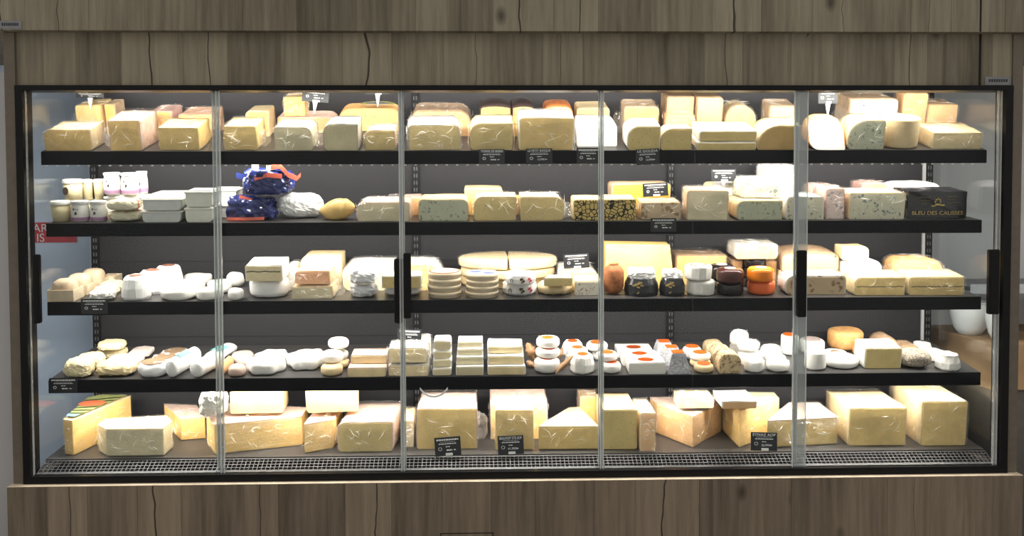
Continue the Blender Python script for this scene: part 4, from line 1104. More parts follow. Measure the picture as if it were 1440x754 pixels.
def printed(x0, x1, top, label, **kw):
    xc, v, n, w, h = place(3, x0, x1, top, **kw); r = w / 2
    o = root('printed_paper_cheese', 3, xc, v + r * .9, n, label, 'cheese')
    V, Fc = lathe([(.0001, 0), (r * .85, 0), (r * .97, h * .2), (r, h * .55), (r * .96, h * .88), (r * .80, h), (.0001, h)], 30, amp=.004, freq=55, sd=seed())
    ob('wrapper', V, Fc, PAPER, o)
    def at(px_, up):
        x = px_ * r; y = -math.sqrt(max(0, r * r - x * x)) - .0045; return x, y, up * h, math.atan2(x, -y)
    x, y, z, a = at(-.58, .5); text_ob('n', h * .75, plain('ink_dark', (.06, .06, .07), .5), o, (x, y, z), (math.pi / 2, 0, a), name='printed_letter')
    for (q, m, nm) in ((.10, plain('ink_bee', (.12, .07, .01), .5), 'printed_bee'), (.58, plain('ink_rose', (.62, .10, .14), .5), 'printed_flower')):
        x, y, z, a = at(q, .5); M = Matrix.Translation((x, y, z)) @ Matrix.Rotation(a, 4, 'Z'); b = MB()
        for (u, w_, s1) in ((-.12, .10, .13), (.10, -.06, .12), (.03, .16, .07), (-.03, -.17, .08)):
            V, Fc = lathe([(.0001, 0), (h * s1, 0), (h * s1, .0008), (.0001, .0008)], 10); b.add([M @ Matrix.Rotation(math.pi / 2, 4, 'X') @ (q2 + Vector((u * h, w_ * h, 0))) for q2 in V], Fc)
        b.ob(nm, m, o)
printed(707, 756, 400, 'white paper cheese printed with a bee and a flower, lower of two', base=416.5)
printed(710, 754.5, 385, 'white paper cheese printed with a bee and a flower, upper of two', v=.016, by=400.2)
wheel(3, 757, 807.5, 402, 'knobbly tan round under a small white-topped half disc', base=416.5, r='straw', e=.45, amp=.006, freq=45, name='knobbly_round_cheese')
cheese(3, 765, 805, 390, 'small half disc with white top and olive cut face', v=.03, by=402, d=.07, p='olive', r='white', rad=(.15, .15, .1, .1), name='cheese_half_disc', bw=.6)
cheese(3, 786, 841, 379, 'greyish slab in cloudy film under the standing price card', v=.19, d=.16, p='ivory', r='white', film='x', rad=(.2, .5, .1, .1), name='cheese_slab')
cheese(3, 808, 846, 396, 'tan speckled block in front of the cloudy film slab', base=415.5, d=.14, p='speck', r='straw', rad=(.05, .05, .03, .03), bh=1.08)
price_card(793, 829, 357, 377, .33, 'grey-lit black price card standing on the cloudy film slab', tilt=-3)
# slab with big eyes
xc, v, n, w, h = place(3, 852.5, 950, 345, v=.16)
o = root('eyed_cheese_slab', 3, xc, v, n, 'tall pale yellow slab with large round holes', 'cheese')
V = []; d_ = .10; P['holey'] = paste('paste_holey', (.80, .56, .20))
poly = [(-w / 2, .003), (w / 2, .003), (w / 2 * .84, h * .97), (-w / 2, h)]
V = [Vector((x, 0 + .02 * z / h, z)) for x, z in poly] + [Vector((x, d_ + .01, z)) for x, z in poly]
body = ob('paste', V, [(0, 1, 2, 3), (7, 6, 5, 4), (0, 4, 5, 1), (1, 5, 6, 2), (2, 6, 7, 3), (3, 7, 4, 0)], P['holey'], o)
cut = MB(); rng = random.Random(5)
for (u, z, q) in ((.15, .62, .016), (-.02, .50, .014), (-.20, .76, .012), (.06, .80, .008), (-.30, .42, .015), (.30, .74, .009), (-.12, .60, .007), (.24, .48, .008), (-.36, .66, .006), (.02, .68, .006)):
    V, Fc = crumple(q * 2.4, q * 1.1, q * 1.6, 0, 0, 5, power=2); cut.add([c + Vector((u * w, .02 * z - q * .10, z * h - q * .8)) for c in V], Fc)
co = ob('hole_cutter', cut.v, cut.f, P['holey'])
bo = body.modifiers.new('holes', 'BOOLEAN'); bo.object = co; bo.operation = 'DIFFERENCE'; bo.solver = 'EXACT'
bpy.context.view_layer.update()
me = bpy.data.meshes.new_from_object(body.evaluated_get(bpy.context.evaluated_depsgraph_get())); body.modifiers.clear(); body.data = me
bpy.data.objects.remove(co)
V = [Vector((x * 1.01, -.004 + .02 * z / h, z * 1.01)) for x, z in poly]; V2 = []; NX = 10; NZ = 8
for j in range(NZ + 1):
    for i in range(NX + 1):
        a = V[0].lerp(V[1], i / NX).lerp(V[3].lerp(V[2], i / NX), j / NZ); a += nz(a, 30, 2) * .004; a.y = min(a.y, -.001 + .02 * a.z / h); V2.append(a)
ob('plastic_film', V2, [(j * (NX + 1) + i, j * (NX + 1) + i + 1, (j + 1) * (NX + 1) + i + 1, (j + 1) * (NX + 1) + i) for j in range(NZ) for i in range(NX)], FILM, o)
wheel(3, 851, 880, 374, 'rust red upright round-topped cheese before the holed slab', base=416, r='rust', e=.28, amp=.004, freq=30, name='rust_red_cheese')
def blackwrap(x0, x1, top, label, **kw):
    xc, v, n, w, h = place(3, x0, x1, top, **kw); r = w / 2
    o = root('black_wrapped_cheese', 3, xc, v + r, n, label, 'cheese', 'black wrapped cheeses with gold emblems')
    V, Fc = lathe([(.0001, 0), (r * .95, 0), (r, h * .15), (r * .96, h * .45), (r * .80, h * .68), (.0001, h * .68)], 30, amp=.003, freq=40, sd=seed()); ob('wrapper', V, Fc, plain('wrap_black', (.016, .017, .020), .3, .2, 30, .6), o)
    V, Fc = crumple(r * 1.5, r * 1.4, h * .42, .55, seed(), 9); ob('paper_top', [q + Vector((0, 0, h * .60)) for q in V], Fc, PAPER, o)
    em = MB(); rng = random.Random(3)
    for (a, z, q) in ((-112, .50, .10), (-102, .56, .08), (-122, .44, .07), (-108, .38, .06), (-96, .45, .06), (-108, .16, .05)):
        f = 1.03 if z < .3 else .985; ca, sa = math.cos(math.radians(a)), math.sin(math.radians(a))
        M = Matrix.Translation((ca * r * f, sa * r * f, z * h)) @ Matrix.Rotation(math.radians(a + 90), 4, 'Z') @ Matrix.Rotation(rng.uniform(-.8, .8), 4, 'Y')
        em.box(-q * h, q * h, -.002, .001, -q * h * .42, q * h * .42, M)
    em.ob('gold_emblem', GOLD, o)
blackwrap(882, 931, 383, 'black wrapped dome with white paper top and gold emblem', base=418)
blackwrap(930, 966, 383, 'black wrapped dome with white paper top and gold emblem', base=417.5)
def waxp(x0, x1, top, label, **kw):
    xc, v, n, w, h = place(3, x0, x1, top, **kw); r = w / 2
    o = root('waxed_paper_cheese', 3, xc, v + r, n, label, 'cheese')
    V, Fc = lathe(dprof(r * .97, h * .98, h * .18), 11, 0, 360, .003, 40, seed()); ob('wrapper', V, Fc, WAXP, o)
    b = MB()
    for a in (-130, -105, -80, -55):
        ca, sa = math.cos(math.radians(a)), math.sin(math.radians(a)); ca2, sa2 = math.cos(math.radians(a + 14)), math.sin(math.radians(a + 14))
        b.add([Vector((ca * r, sa * r, h * .05)), Vector((ca2 * r, sa2 * r, h * .9)), Vector((ca2 * r * 1.03, sa2 * r * 1.03, h * .9)), Vector((ca * r * 1.03, sa * r * 1.03, h * .05))], [(0, 1, 2, 3)])
    b.ob('paper_fold', WAXP, o)
    V, Fc = lathe([(r * .45, 0), (r * .62, 0), (r * .62, .001), (r * .45, .001)], 24); ob('paper_label', [q + Vector((0, 0, h * .985)) for q in V], Fc, LABK, o)
waxp(969, 1011, 396.5, 'round cheese in translucent waxed paper, lower of the pair', base=417.3)
waxp(964, 1003, 376, 'round cheese in translucent waxed paper, upper of the pair', v=.025, by=397)
WAXBR = plain('wax_brown', (.075, .022, .018), .22, .1, 20, .6); WAXBK = plain('wax_black', (.012, .011, .013), .22, .1, 20, .6); WAXOR = plain('wax_orange', (.86, .22, .008), .25, .06, 20, .55); WAXPK = plain('wax_coral', (.80, .15, .035), .3, .06, 20, .5)
def wax(x0, x1, top, m, label, lab=True, group=None, **kw):
    return wheel(3, x0, x1, top, label, e=.28, wrapm=m, label_m=LABW if lab else None, label_r=.42, name='waxed_round_cheese', amp=0, group=group, **kw)
wax(1012, 1050, 400.5, WAXBK, 'black waxed round under the brown waxed round', False, base=417)
wax(1012, 1050, 380.5, WAXBR, 'glossy dark brown waxed round with a white label', v=.02, by=400.2)
wax(1003, 1039, 396, WAXBK, 'black waxed round behind the brown one, at the bottom', False, v=.155)
wax(1003, 1039, 375.5, WAXBK, 'black waxed round with a white label behind the brown one', True, v=.155, by=395.8)
wax(1056, 1094, 397.8, WAXPK, 'coral waxed round under the bright orange one', False, base=416.3)
wax(1055.5, 1093.5, 379, WAXOR, 'bright orange waxed round with a white label', v=.02, by=397.6)
for i, (t_, b_) in enumerate(((393, None), (379, 392.8), (366, 378.8))):
    wax(1047, 1078, t_, WAXBK, 'black waxed round in the tall stack behind the orange rounds', False, 'tall stack of black waxed rounds', v=.19, by=b_)
cheese(3, 958, 1030, 361, 'pale yellow half wheel in film behind the waxed paper rounds', v=.24, by=None, d=.17, p='cream', r='brown', film='f', rad=(.1, .05, .03, .03), name='half_wheel_cheese')
_o = cheese(3, 1031, 1090, 346, 'grey-rinded quarter wheel lying across the tall black stack', v=.185, by=366, d=.15, p='cream', r='grey', film='f', rad=(.2, .15, .25, .2), name='cheese_quarter')
cheese(3, 1031, 1046, 366.5, 'tan slab standing beside the tall black stack', v=.25, d=.12, p='tan', r='brown', name='cheese_slab')
cheese(3, 1079, 1095, 367, 'small tan piece between the tall black stack and the crumbly half wheel', v=.25, d=.12, p='tan', r='brown', name='cheese_slab')
cheese(3, 1097, 1180, 381, 'yellow slab under the crumbly half wheel with black specks', v=.205, d=.20, p='truffle', r='straw', name='cheese_slab')
cheese(3, 1097, 1178, 359, 'crumbly yellow half wheel with black specks and brown rind', v=.205, by=380.8, d=.20, p='truffle', r='brown', dome=.02, rad=(.3, .3, .05, .05), bh=1.1, name='half_wheel_cheese')
cheese(3, 1104, 1189, 388, 'brown-cut block with a frosted ash crust at the rail', base=415, d=.12, p='mottled', r='crust', rad=(.5, .2, .1, .3), rt=.006, bh=1.05)
cheese(3, 1181, 1236, 367.5, 'glaring white log under the small rounded white piece', v=.17, d=.12, p='white', r='white', rad=(.2, .3, .1, .1), name='white_cheese_log')
cheese(3, 1184, 1222, 348.5, 'small rounded white piece lying on the white log', v=.18, by=367.2, d=.10, p='white', r='straw', rad=(.12, .4, .3, .12))
cheese(3, 1203, 1274, 390.5, 'pale half block with a dark middle line and rounded corner', base=415.5, d=.14, p='straw', r='straw', film='f', rad=(.35, .05, .03, .15), line=[(.46, .003, 'dark')], bh=1.08)
cheese(3, 1276.5, 1354, 390, 'pale half block with a dark middle line beside the glass end', base=415.3, d=.145, p='straw', r='straw', film='f', rad=(.12, .03, .03, .1), line=[(.46, .003, 'dark')], bh=1.08)
cheese(3, 1256, 1327, 365, 'long cream loaf with rounded orange ends and film twist', v=.185, by=None, d=.12, p='cream', r='orange', film='x', rad=(.35, .6, .5, .2), fold='l', name='cheese_loaf')
price_card(113.5, 151.5, 420.5, 441.5, .1165, 'black price card on the third rail below the flat crinkled cheeses', clip=False)

# ================================================================== fourth shelf
GA = 'cream wrapped bricks at the end of the fourth shelf'
for (a, b, tp, vv, by) in ((85.5, 127, 510, .004, None), (107, 146, 502, .12, None), (128, 170, 496, .235, None), (132, 172, 485, .235, 496.3)):
    wrapped(4, a, b, tp, 'small cream brick in soft film beside the pale blue wall', v=vv, by=by, d=.10, m=P['pale'], amp=.22, group=GA, name='wrapped_brick')
wrapped(4, 127, 183, 513.5, 'flat translucent pack of sliced cheese at the rail', base=531.5, d=.12, m=P['ivory'], amp=.18, name='flat_cheese_pack')
wrapped(4, 143, 194, 506, 'pinkish flat pack behind the translucent pack', v=.14, d=.11, m=plain('pack_pink', (.80, .68, .62), .4), amp=.16, name='flat_cheese_pack')
wrapped(4, 176, 208, 497, 'large pinkish pack at the back beside the kraft-labelled rounds', v=.265, d=.13, m=plain('pack_pink', (.80, .68, .62), .4), amp=.16, name='flat_cheese_pack')
for (a, b, tp, vv) in ((191.5, 234, 515, .004), (207, 246, 507, .135), (221.5, 260, 499, .26)):
    wheel(4, a, b, tp, 'white paper-wrapped round with a brown kraft label', v=vv, r='white', e=.4, amp=.005, freq=40, wrapm=FOIL, label_m=LABK, label_r=.78, group='kraft-labelled rounds', name='paper_wrapped_round')
def log(s, x0, x1, top, label, group, v, rz, L=.17, lab=None, m=None):
    xc, v, n, w, h = place(s, x0, x1, top, None, v); r = h / 2
    o = root('cheese_log', s, xc, v, n, label, 'cheese', group, rz)
    pr = [(.0001, 0), (r * .8, 0), (r, .012), (r * .97, L * .5), (r, L - .012), (r * .8, L), (.0001, L)]
    V, Fc = lathe(pr, 20, amp=.003, freq=40, sd=seed()); M = Matrix.Translation((0, 0, r)) @ Matrix.Rotation(-math.pi / 2, 4, 'X')
    W_ = [M @ q for q in V]
    for q in W_: q.x *= w / h * .8; q.z = max(q.z, 0)
    ob('wrapper', W_, Fc, m or PAPER, o, 'all')
    if lab is not None:
        pts = [];
        for i in range(7):
            a = math.radians(50 + 80 * i / 6)
            for y in (L * .25, L * .62): pts.append(Vector((math.cos(a) * (r + .004) * w / h * .8, y, r + math.sin(a) * (r + .004))))
        ob('paper_label', pts, [(2 * i, 2 * i + 1, 2 * i + 3, 2 * i + 2) for i in range(6)], lab, o, 'all')
log(4, 233, 257, 506, 'white wrapped log with a teal label beside the kraft rounds', None, .006, -14, .20, LABT)
log(4, 263, 291, 509, 'white wrapped log at the rail without a label', None, .006, -18, .17)
log(4, 281, 312, 497, 'white wrapped log with a teal label at the back of its row', None, .19, -14, .17, LABT)
log(4, 303, 316, 512, 'short tan log beside the first door edge profile', None, .02, -8, .12, None, P['tan'])
for (a, b, tp, vv) in ((316, 341, 517, .005), (321, 348, 510, .10), (322, 352, 501, .19)):
    wheel(4, a, b, tp, 'pinkish soft round beside the first door edge', v=vv, r='pink', e=.4, amp=.003, group='pinkish soft rounds', name='soft_round_cheese')
for (a, b, tp, vv, g) in ((343, 395, 514, .004, 0), (355, 403, 504, .17, 0), (398, 452, 513, .004, 1), (412, 452, 503, .225, 1)):
    wheel(4, a, b, tp, ('scalloped white flower-shaped cheese nearer the pinkish rounds', 'scalloped white flower-shaped cheese nearer the leaning stack of discs')[g], v=vv, r='white', e=.35, amp=.004, scallop=.10, label_m=LABC if vv > .1 else None, label_r=.32,
          group=('scalloped cheeses, first pair', 'scalloped cheeses, second pair')[g], name='flower_shaped_cheese')
for (a, b, tp, vv, by) in ((449, 480, 517, .004, None), (457, 487, 511, .105, None), (450, 481, 503, .04, 516.5), (456, 485, 495, .09, 505), (459.5, 489, 483.5, .11, 495.5)):
    wheel(4, a, b, tp, 'small cream disc in the leaning stack', v=vv, by=by, r='straw' if tp > 510 else 'white', e=.4, amp=.002, label_m=LABC if tp < 512 else None, label_r=.6, group='leaning stack of small discs', name='small_cheese_disc')
for (a, b, tp, vv, by) in ((490, 544, 518, .004, None), (494, 545, 508, .06, 519), (500, 547, 498, .11, 509.5)):
    cheese(4, a, b, tp, 'long pinkish bar in film in a stepped stack', v=vv, by=by, d=.10 if vv < .1 else .12, p='ivory', r='pink', rad=(.2, .15, .1, .1), group='stepped stack of pinkish bars', name='cheese_bar')
for (a, b, tp, vv, by, lb) in ((545, 602, 514.5, .006, None, 'wrinkled beige block at the bottom below the standing price card'), (545, 600, 494.5, .02, 514, 'wrinkled beige block in film directly below the standing price card'), (583, 605, 481, .17, None, 'tall wrinkled beige piece behind the beige blocks')):
    cheese(4, a, b, tp, lb, v=vv, by=by, d=.12, p='ivory', r='grey', film='x', rad=(.25, .25, .15, .15), amp=.005)
price_card(558, 592, 463, 485, .26, 'black price card standing behind the twin door edge profiles on the fourth shelf', tilt=3)
for i, (tp, by, vv) in enumerate(((517, 527, .01), (507.5, 517.2, .02), (498, 507.8, .03), (486, 498.4, .04))):
    cheese(4, 608 + i * .6, 635 - i * .2, tp, 'small soft rectangular cheese in a four-high stack', v=vv, by=by, d=.09, p='pale', r='white', rad=(.3, .3, .3, .3), group='four-high stack of small soft cheeses', amp=.003, name='soft_brick_cheese')
for i, (tp, by, vv) in enumerate(((513, 525.4, .008), (503, 513.4, .03), (495, 503.4, .05), (488, 495.4, .07))):
    cheese(4, 641 + i, 680 - i * .4, tp, 'film-wrapped grey white slice with a purple label in a stack', v=vv, by=by, d=.09, p='grey', r='white', rad=(.15, .15, .1, .1), group='stack of film-wrapped grey slices', amp=.001, name='cheese_slice')
for i, (tp, by, vv) in enumerate(((513, 525, .01), (502.5, 513.4, .03), (493.5, 503, .06))):
    cheese(4, 686, 739 - i * 2, tp, 'broad cream slab with white crust in a three-high stack', v=vv, by=by, d=.12, p='ivory', r='white', rad=(.25, .2, .15, .15), group='three-high stack of broad cream slabs', amp=.004, name='cheese_slab')
for (a, b, tp, vv, by) in ((752, 789, 509, .01, None), (754, 789, 499.5, .035, 509.8), (754.5, 788, 488, .06, 500)):
    wheel(4, a, b, tp, 'white disc with an orange label resting among dried leaves', v=vv, by=by, r='white', e=.35, label_m=LABO, label_r=.52, group='orange-labelled discs among dried leaves', name='goat_cheese_disc', amp=.002)
LEAF = plain('dried_leaf', (.36, .20, .10), .6, .3, 30)
def leaf(x0, y0, x1, y1, vv, wd, label, curl=.02):
    F = FR[4]; xa = F.x_at(x0, vv); a = F.pt(xa, vv, F.n_at(y0, xa, vv)); vb = vv + .015; xb = F.x_at(x1, vb); b = F.pt(xb, vb, F.n_at(y1, xb, vb))
    o = empty('dried_leaf', a); tag(o, label, 'leaf'); L = b - a; t = L.normalized(); sd_ = t.cross(Vector((0, -1, 0))).normalized() * wd
    V = []; n = 9
    for i in range(n + 1):
        q = i / n; wv = math.sin(math.pi * q) ** .75 * (1 + .18 * (-1) ** i) + .02
        for j, sg in enumerate((-1, -.5, 0, .5, 1)): V.append(L * q + sd_ * sg * wv + Vector((0, -curl * (1 - sg * sg) + .006 * math.sin(q * 9), 0)))
    Fc = [(i * 5 + j, i * 5 + j + 1, (i + 1) * 5 + j + 1, (i + 1) * 5 + j) for i in range(n) for j in range(4)]
    bl = ob('blade', V, Fc, LEAF, o, 'all'); sm = bl.modifiers.new('thick', 'SOLIDIFY'); sm.thickness = .0012
    st = MB(); m_ = Vector((0, -curl - .001, 0)); st.add([m_ - sd_ * .05, m_ + sd_ * .05, L + m_ + sd_ * .03, L + m_ - sd_ * .03], [(0, 1, 2, 3)]); st.ob('midrib', plain('leaf_rib', (.48, .30, .16), .6), o)
leaf(753, 508, 741, 482, .10, .022, 'upright brown dried leaf behind the leaf-nested discs')
leaf(752, 516, 740, 508, .03, .012, 'small flat dried leaf at the rail beside the leaf-nested discs')
leaf(768, 486, 757, 472, .20, .014, 'pointed dried leaf rising behind the leaf-nested discs')
leaf(781, 525, 806, 500, .012, .012, 'long folded dried leaf between the discs and the orange-labelled domes')
leaf(783, 507, 791, 489, .09, .012, 'narrow dried leaf beside the top leaf-nested disc')
for (a, b, tp, vv) in ((803.5, 838, 503, .006), (796, 830, 493.5, .125), (791, 822, 484, .24)):
    dome(4, a, b, tp, 'white tapered cheese with an orange oval label', 'tapered cheeses with orange labels', v=vv, lab=LABO, m=R_['white'], hr=.66)
for (a, b, tp, vv, by) in ((845, 875, 513.5, .006, None), (840, 870, 503.5, .03, 513.8), (834, 862, 497, .18, None), (826, 856, 487, .18, 497.5)):
    wheel(4, a, b, tp, 'cream disc with orange label behind the middle door edge', v=vv, by=by, r='white', e=.4, label_m=LABO, label_r=.62, group='orange-labelled discs at the door edge', name='goat_cheese_disc', amp=.002)
for (a, b, tp, vv) in ((884, 936, 510.5, .008), (876, 927, 501.5, .12), (868, 918, 492.5, .235)):
    o = cheese(4, a, b, tp, 'white rectangular slab with an orange label', v=vv, d=.10, p='white', r='white', rad=(.15, .15, .1, .1), group='white slabs with orange labels', name='goat_cheese_slab')
    F = FR[4]; hh = F.n_at(tp, F.x_at((a + b) / 2, vv), vv)
    V, Fc = lathe([(.0001, 0), (.026, 0), (.026, .001), (.0001, .001)], 20); ob('paper_label', [Vector((q.x * 1.25, q.y + .045, hh + .0012)) for q in V], Fc, LABO, o)
def pyramid(x0, x1, top, vv):
    xc, v, n, w, h = place(4, x0, x1, top, None, vv); o = root('ash_pyramid_cheese', 4, xc, v, n, 'blunt pyramid cheese dusted with grey ash under an orange label', 'cheese', 'ash pyramids with orange labels')
    b = w / 2; t = b * .60; V = []; K = 5
    for i in range(K + 1):
        q = i / K; s_ = b + (t - b) * q
        for k in range(16):
            e = k // 4; f = (k % 4) / 4; c = [(-1, -1), (1, -1), (1, 1), (-1, 1)]; A = c[e]; B = c[(e + 1) % 4]
            p_ = Vector(((A[0] + (B[0] - A[0]) * f) * s_, (A[1] + (B[1] - A[1]) * f) * s_ + b, h * q)); p_ += nz(p_, 60, 2) * .002; p_.z = max(0, p_.z); V.append(p_)
    Fc = [(i * 16 + k, i * 16 + (k + 1) % 16, (i + 1) * 16 + (k + 1) % 16, (i + 1) * 16 + k) for i in range(K) for k in range(16)] + [tuple(range(K * 16, K * 16 + 16)), tuple(reversed(range(16)))]
    ob('ash_rind', V, Fc, plain('ash_blue', (.44, .44, .47), .8, .45, 110, .2, .002), o)
    MB().box(-t * .85, t * .85, b - t * .85, b + t * .85, h + .001, h + .0022).ob('paper_label', LABO, o)
for q in ((939, 971.5, 500, .006), (931, 961, 492, .115), (921, 950, 484, .22)): pyramid(*q)
for (a, b, tp, vv, by) in ((978.5, 1006, 515.5, .004, None), (973, 1002, 510, .085, None), (968, 996, 506, .19, None), (973, 1002.5, 502, .075, 511.5), (962, 989, 490, .17, 506.5)):
    wheel(4, a, b, tp, 'small orange-labelled round beside the seeded prisms', v=vv, by=by, r='straw' if tp > 504 else 'white', e=.42, label_m=LABO if (by or vv < .01) else None, label_r=.68, group='small orange-labelled rounds', name='goat_cheese_disc', amp=.001)
SEEDM = veined('seeded_crust', (.72, .56, .34), (.22, .12, .05), 120, .55)
for (a, b, tp, vv) in ((1012, 1042, 499, .006), (1003, 1031, 491.5, .115), (992, 1019, 484, .22)):
    o = cheese(4, a, b, tp, 'arched prism cheese crusted with brown seeds', v=vv, d=.082, p='pale', r='white', rad=(.42, .42, .05, .05), group='seeded prisms', name='seeded_cheese')
    for c in o.children: c.data.materials.clear(); c.data.materials.append(SEEDM)
GZ = 'small white rounds in film behind the fourth door'
for (a, b, tp, vv, by) in ((1050, 1078.5, 508, .006, None), (1041, 1070, 500, .10, None), (1034, 1062, 493, .20, None), (1040, 1071, 490, .12, 500.5), (1030, 1055, 474, .21, 494), (1058, 1084, 500, .20, None)):
    wheel(4, a, b, tp, 'small white goat cheese in film beside the seeded prisms', v=vv, by=by, r='white', e=.3, film='f', group=GZ, name='goat_cheese_round', amp=.004, freq=45)
for (a, b, tp, vv, by) in ((1082, 1114, 511, .006, None), (1080, 1108, 503, .11, None), (1074, 1102, 490, .21, None)):
    wheel(4, a, b, tp, 'flat white cheese in film beside the wide door edge', v=vv, by=by, r='white', e=.4, film='f', group='flat white filmed cheeses', name='goat_cheese_round', amp=.004, freq=45)
wheel(4, 1101, 1125, 474, 'tall white cylinder with an orange lid label behind the wide door edge', v=.24, r='white', e=.1, label_m=LABO, label_r=.8, name='tall_goat_cheese')
wheel(4, 1136, 1166, 497, 'greyish white upright cylinder beside the wide door edge', base=522, r='white', e=.12, name='tall_goat_cheese', amp=.003)
wheel(4, 1137, 1173, 489, 'grey-topped disc behind the greyish cylinder', v=.17, r='white', e=.3, label_m=plain('mould_grey', (.35, .28, .26), .8, .3, 60), label_r=.7, name='mouldy_round_cheese')
wheel(4, 1165.5, 1215, 508, 'flat white ring-edged round with a cream centre', base=520.5, r='white', e=.45, label_m=LABC, label_r=.5, name='flat_round_cheese')
wheel(4, 1167, 1200, 502, 'small white round just behind the ring-edged round', v=.155, r='white', e=.4, label_m=LABK, label_r=.4, name='flat_round_cheese')
wheel(4, 1172.5, 1221, 470, 'tall orange-crusted drum cheese', v=.29, r='orange', e=.25, amp=.003, name='drum_cheese')
wheel(4, 1206, 1240, 485, 'orange-crusted smaller drum with bright top', v=.19, r='orange', e=.25, amp=.003, name='drum_cheese')
cheese(4, 1217, 1268.5, 490, 'cut block with olive face and white rind on the fourth shelf', base=518.5, d=.12, p='olive', r='white', rad=(.08, .08, .05, .05), bh=1.08)
cheese(4, 1238, 1266, 476, 'brown-rinded dome standing behind the cut olive block', v=.22, d=.12, p='tan', r='brown', rad=(.6, .6, .1, .1), name='half_wheel_cheese')
cheese(4, 1264, 1290, 487, 'small brown-rinded piece behind the ash-crusted round', v=.20, d=.10, p='tan', r='brown', rad=(.5, .5, .1, .1))
wrapped(4, 1269, 1314, 498, 'ash-crusted speckled lumpy round', base=520.5, d=.13, m=plain('ash_speckle', (.36, .31, .25), .85, .7, 150, .2, .003), amp=.12, power=2.6, ridge=False, name='ash_crusted_cheese', smooth='all')
for (a, b, tp, vv) in ((1323, 1356, 502.5, .006), (1305, 1333, 497, .13), (1288, 1315, 486, .26)):
    dome(4, a, b, tp, 'smooth white button cheese beside the glass end', 'white button cheeses', v=vv, lab=None, m=R_['white'], hr=.8)
price_card(69, 109, 532, 553, .1115, 'black price card on the fourth rail beside the pale blue wall', clip=False)

# ================================================================== bottom deck
LBLG = veined('film_print_green', (.66, .62, .36), (.10, .22, .10), 16, .6)
prism(5, [(104, 641), (91.5, 639), (122, 606), (148, 601), (186, 602)], 592, 'big yellow wedge whose film is printed with green stripes and a red patch', 'yellow', (2,), 'straw')
_w = [q for q in COL.objects if q.get('label', '').startswith('big yellow wedge whose')][0]
_F = FR[5]; _foot = [_F.hit(*q) for q in [(104, 641), (91.5, 639), (122, 606), (148, 601), (186, 602)]]; _foot = [(max(-1.835, x), max(v, .01)) for x, v in _foot]; _h = _F.n_at(592, *_foot[0])
_c = (sum(q[0] for q in _foot) / 5, sum(q[1] for q in _foot) / 5)
def top_patch(pts, m, dz, nm='printed_patch'):
    Mi = _w.matrix_basis.inverted()
    ob(nm, [Mi @ _F.pt(x, v, _h + dz) for x, v in pts], [tuple(range(len(pts)))], m, _w)
def lerp_(a, b, t): return (a[0] + (b[0] - a[0]) * t, a[1] + (b[1] - a[1]) * t)
_in = [lerp_(_c, q, .90) for q in _foot]
top_patch(_in, plain('film_green', (.42, .44, .16), .4, .3, 20), .0086)
for k in range(6):
    t0, t1 = .12 + k * .145, .20 + k * .145
    top_patch([lerp_(_in[0], _in[4], t0), lerp_(_in[0], _in[4], t1), lerp_(_in[1], _in[2], t1 * .9), lerp_(_in[1], _in[2], t0 * .9)], plain('film_stripe', (.07, .09, .03), .4), .0094)
top_patch([lerp_(_c, (_c[0] + .055 * math.cos(a_), _c[1] + .045 * math.sin(a_)), 1) for a_ in [i * math.pi / 6 for i in range(12)]], plain('film_red', (.70, .15, .06), .4), .0104)
top_patch([_in[0], lerp_(_in[0], _in[4], .10), lerp_(_in[1], _in[2], .10), _in[1]], plain('film_blue', (.20, .36, .62), .4), .0104)
prism(5, [(151, 642), (231, 641), (243, 630), (236, 621), (153, 626), (139, 635)], 604, 'greyish film-wrapped block in front of the printed wedge', 'grey', (), 'straw')
prism(5, [(251, 624), (286, 621), (274, 603), (228, 601), (240, 613)], 593, 'yellow wedge with pale film top behind the greyish block', 'yellow', (), 'pink')
prism(5, [(303, 639.5), (425, 626.5), (434, 613), (318, 606), (292, 624)], 597.5, 'long low yellow block carrying a bright white-lit block', 'cream', (), 'pink')
cheese(5, 322, 395, 553, 'bright block lying on the long low yellow block', v=.135, by=582, d=.15, p='cream', r='straw', rad=(.03, .03, .03, .05), ang=2)
wrapped(5, 279, 318, 556, 'bleached white piece in bunched film on the end of the long low block', v=.06, by=594, d=.12, m=P['white'], amp=.3, name='filmed_cheese_piece')
prism(5, [(430, 638), (471, 630.5), (484, 613), (480, 606), (453, 606)], 597, 'yellow block with its corner to the glass under a tapered block', 'cream', (), 'pink')
cheese(5, 431, 504, 554, 'tapered bright block perched on the cornerwise yellow block', v=.13, by=585, d=.12, p='cream', r='straw', rad=(.02, .03, .08, .2), ang=6)
cheese(5, 477, 554, 594.5, 'olive cut block with a dark rounded rind and film top', base=635, d=.26, p='olive', r='pink', film='x', rad=(.25, .08, .05, .12), bh=1.08, bs=.02)
cheese(5, 562, 578, 592, 'film-bunched piece between the olive cut block and the upright wedge', v=.10, d=.20, p='ivory', film='x')
cheese(5, 586, 671, 575, 'upright olive yellow wedge with peach rind top and bunched film', base=631.5, d=.26, p='straw', r='pink', film='f', rad=(.10, .03, .02, .04), bh=1.02, bw=.95, fold='r', name='cheese_wedge')
cheese(5, 697, 750, 577, 'tall block whose film wrinkles at the top behind the lettered price card', base=632, d=.115, p='straw', film='x', rad=(.04, .04, .03, .03))
cheese(5, 690, 770, 566, 'large bright wedge standing behind the tall wrinkled block', v=.165, d=.28, p='cream', r='pink', film='f', rad=(.10, .10, .03, .03), name='cheese_wedge', bh=1.02)
prism(5, [(757, 632.5), (841, 632), (815, 603), (800, 604)], 600, 'low wedge pointing away with a pale triangular top', 'straw', (), 'straw')
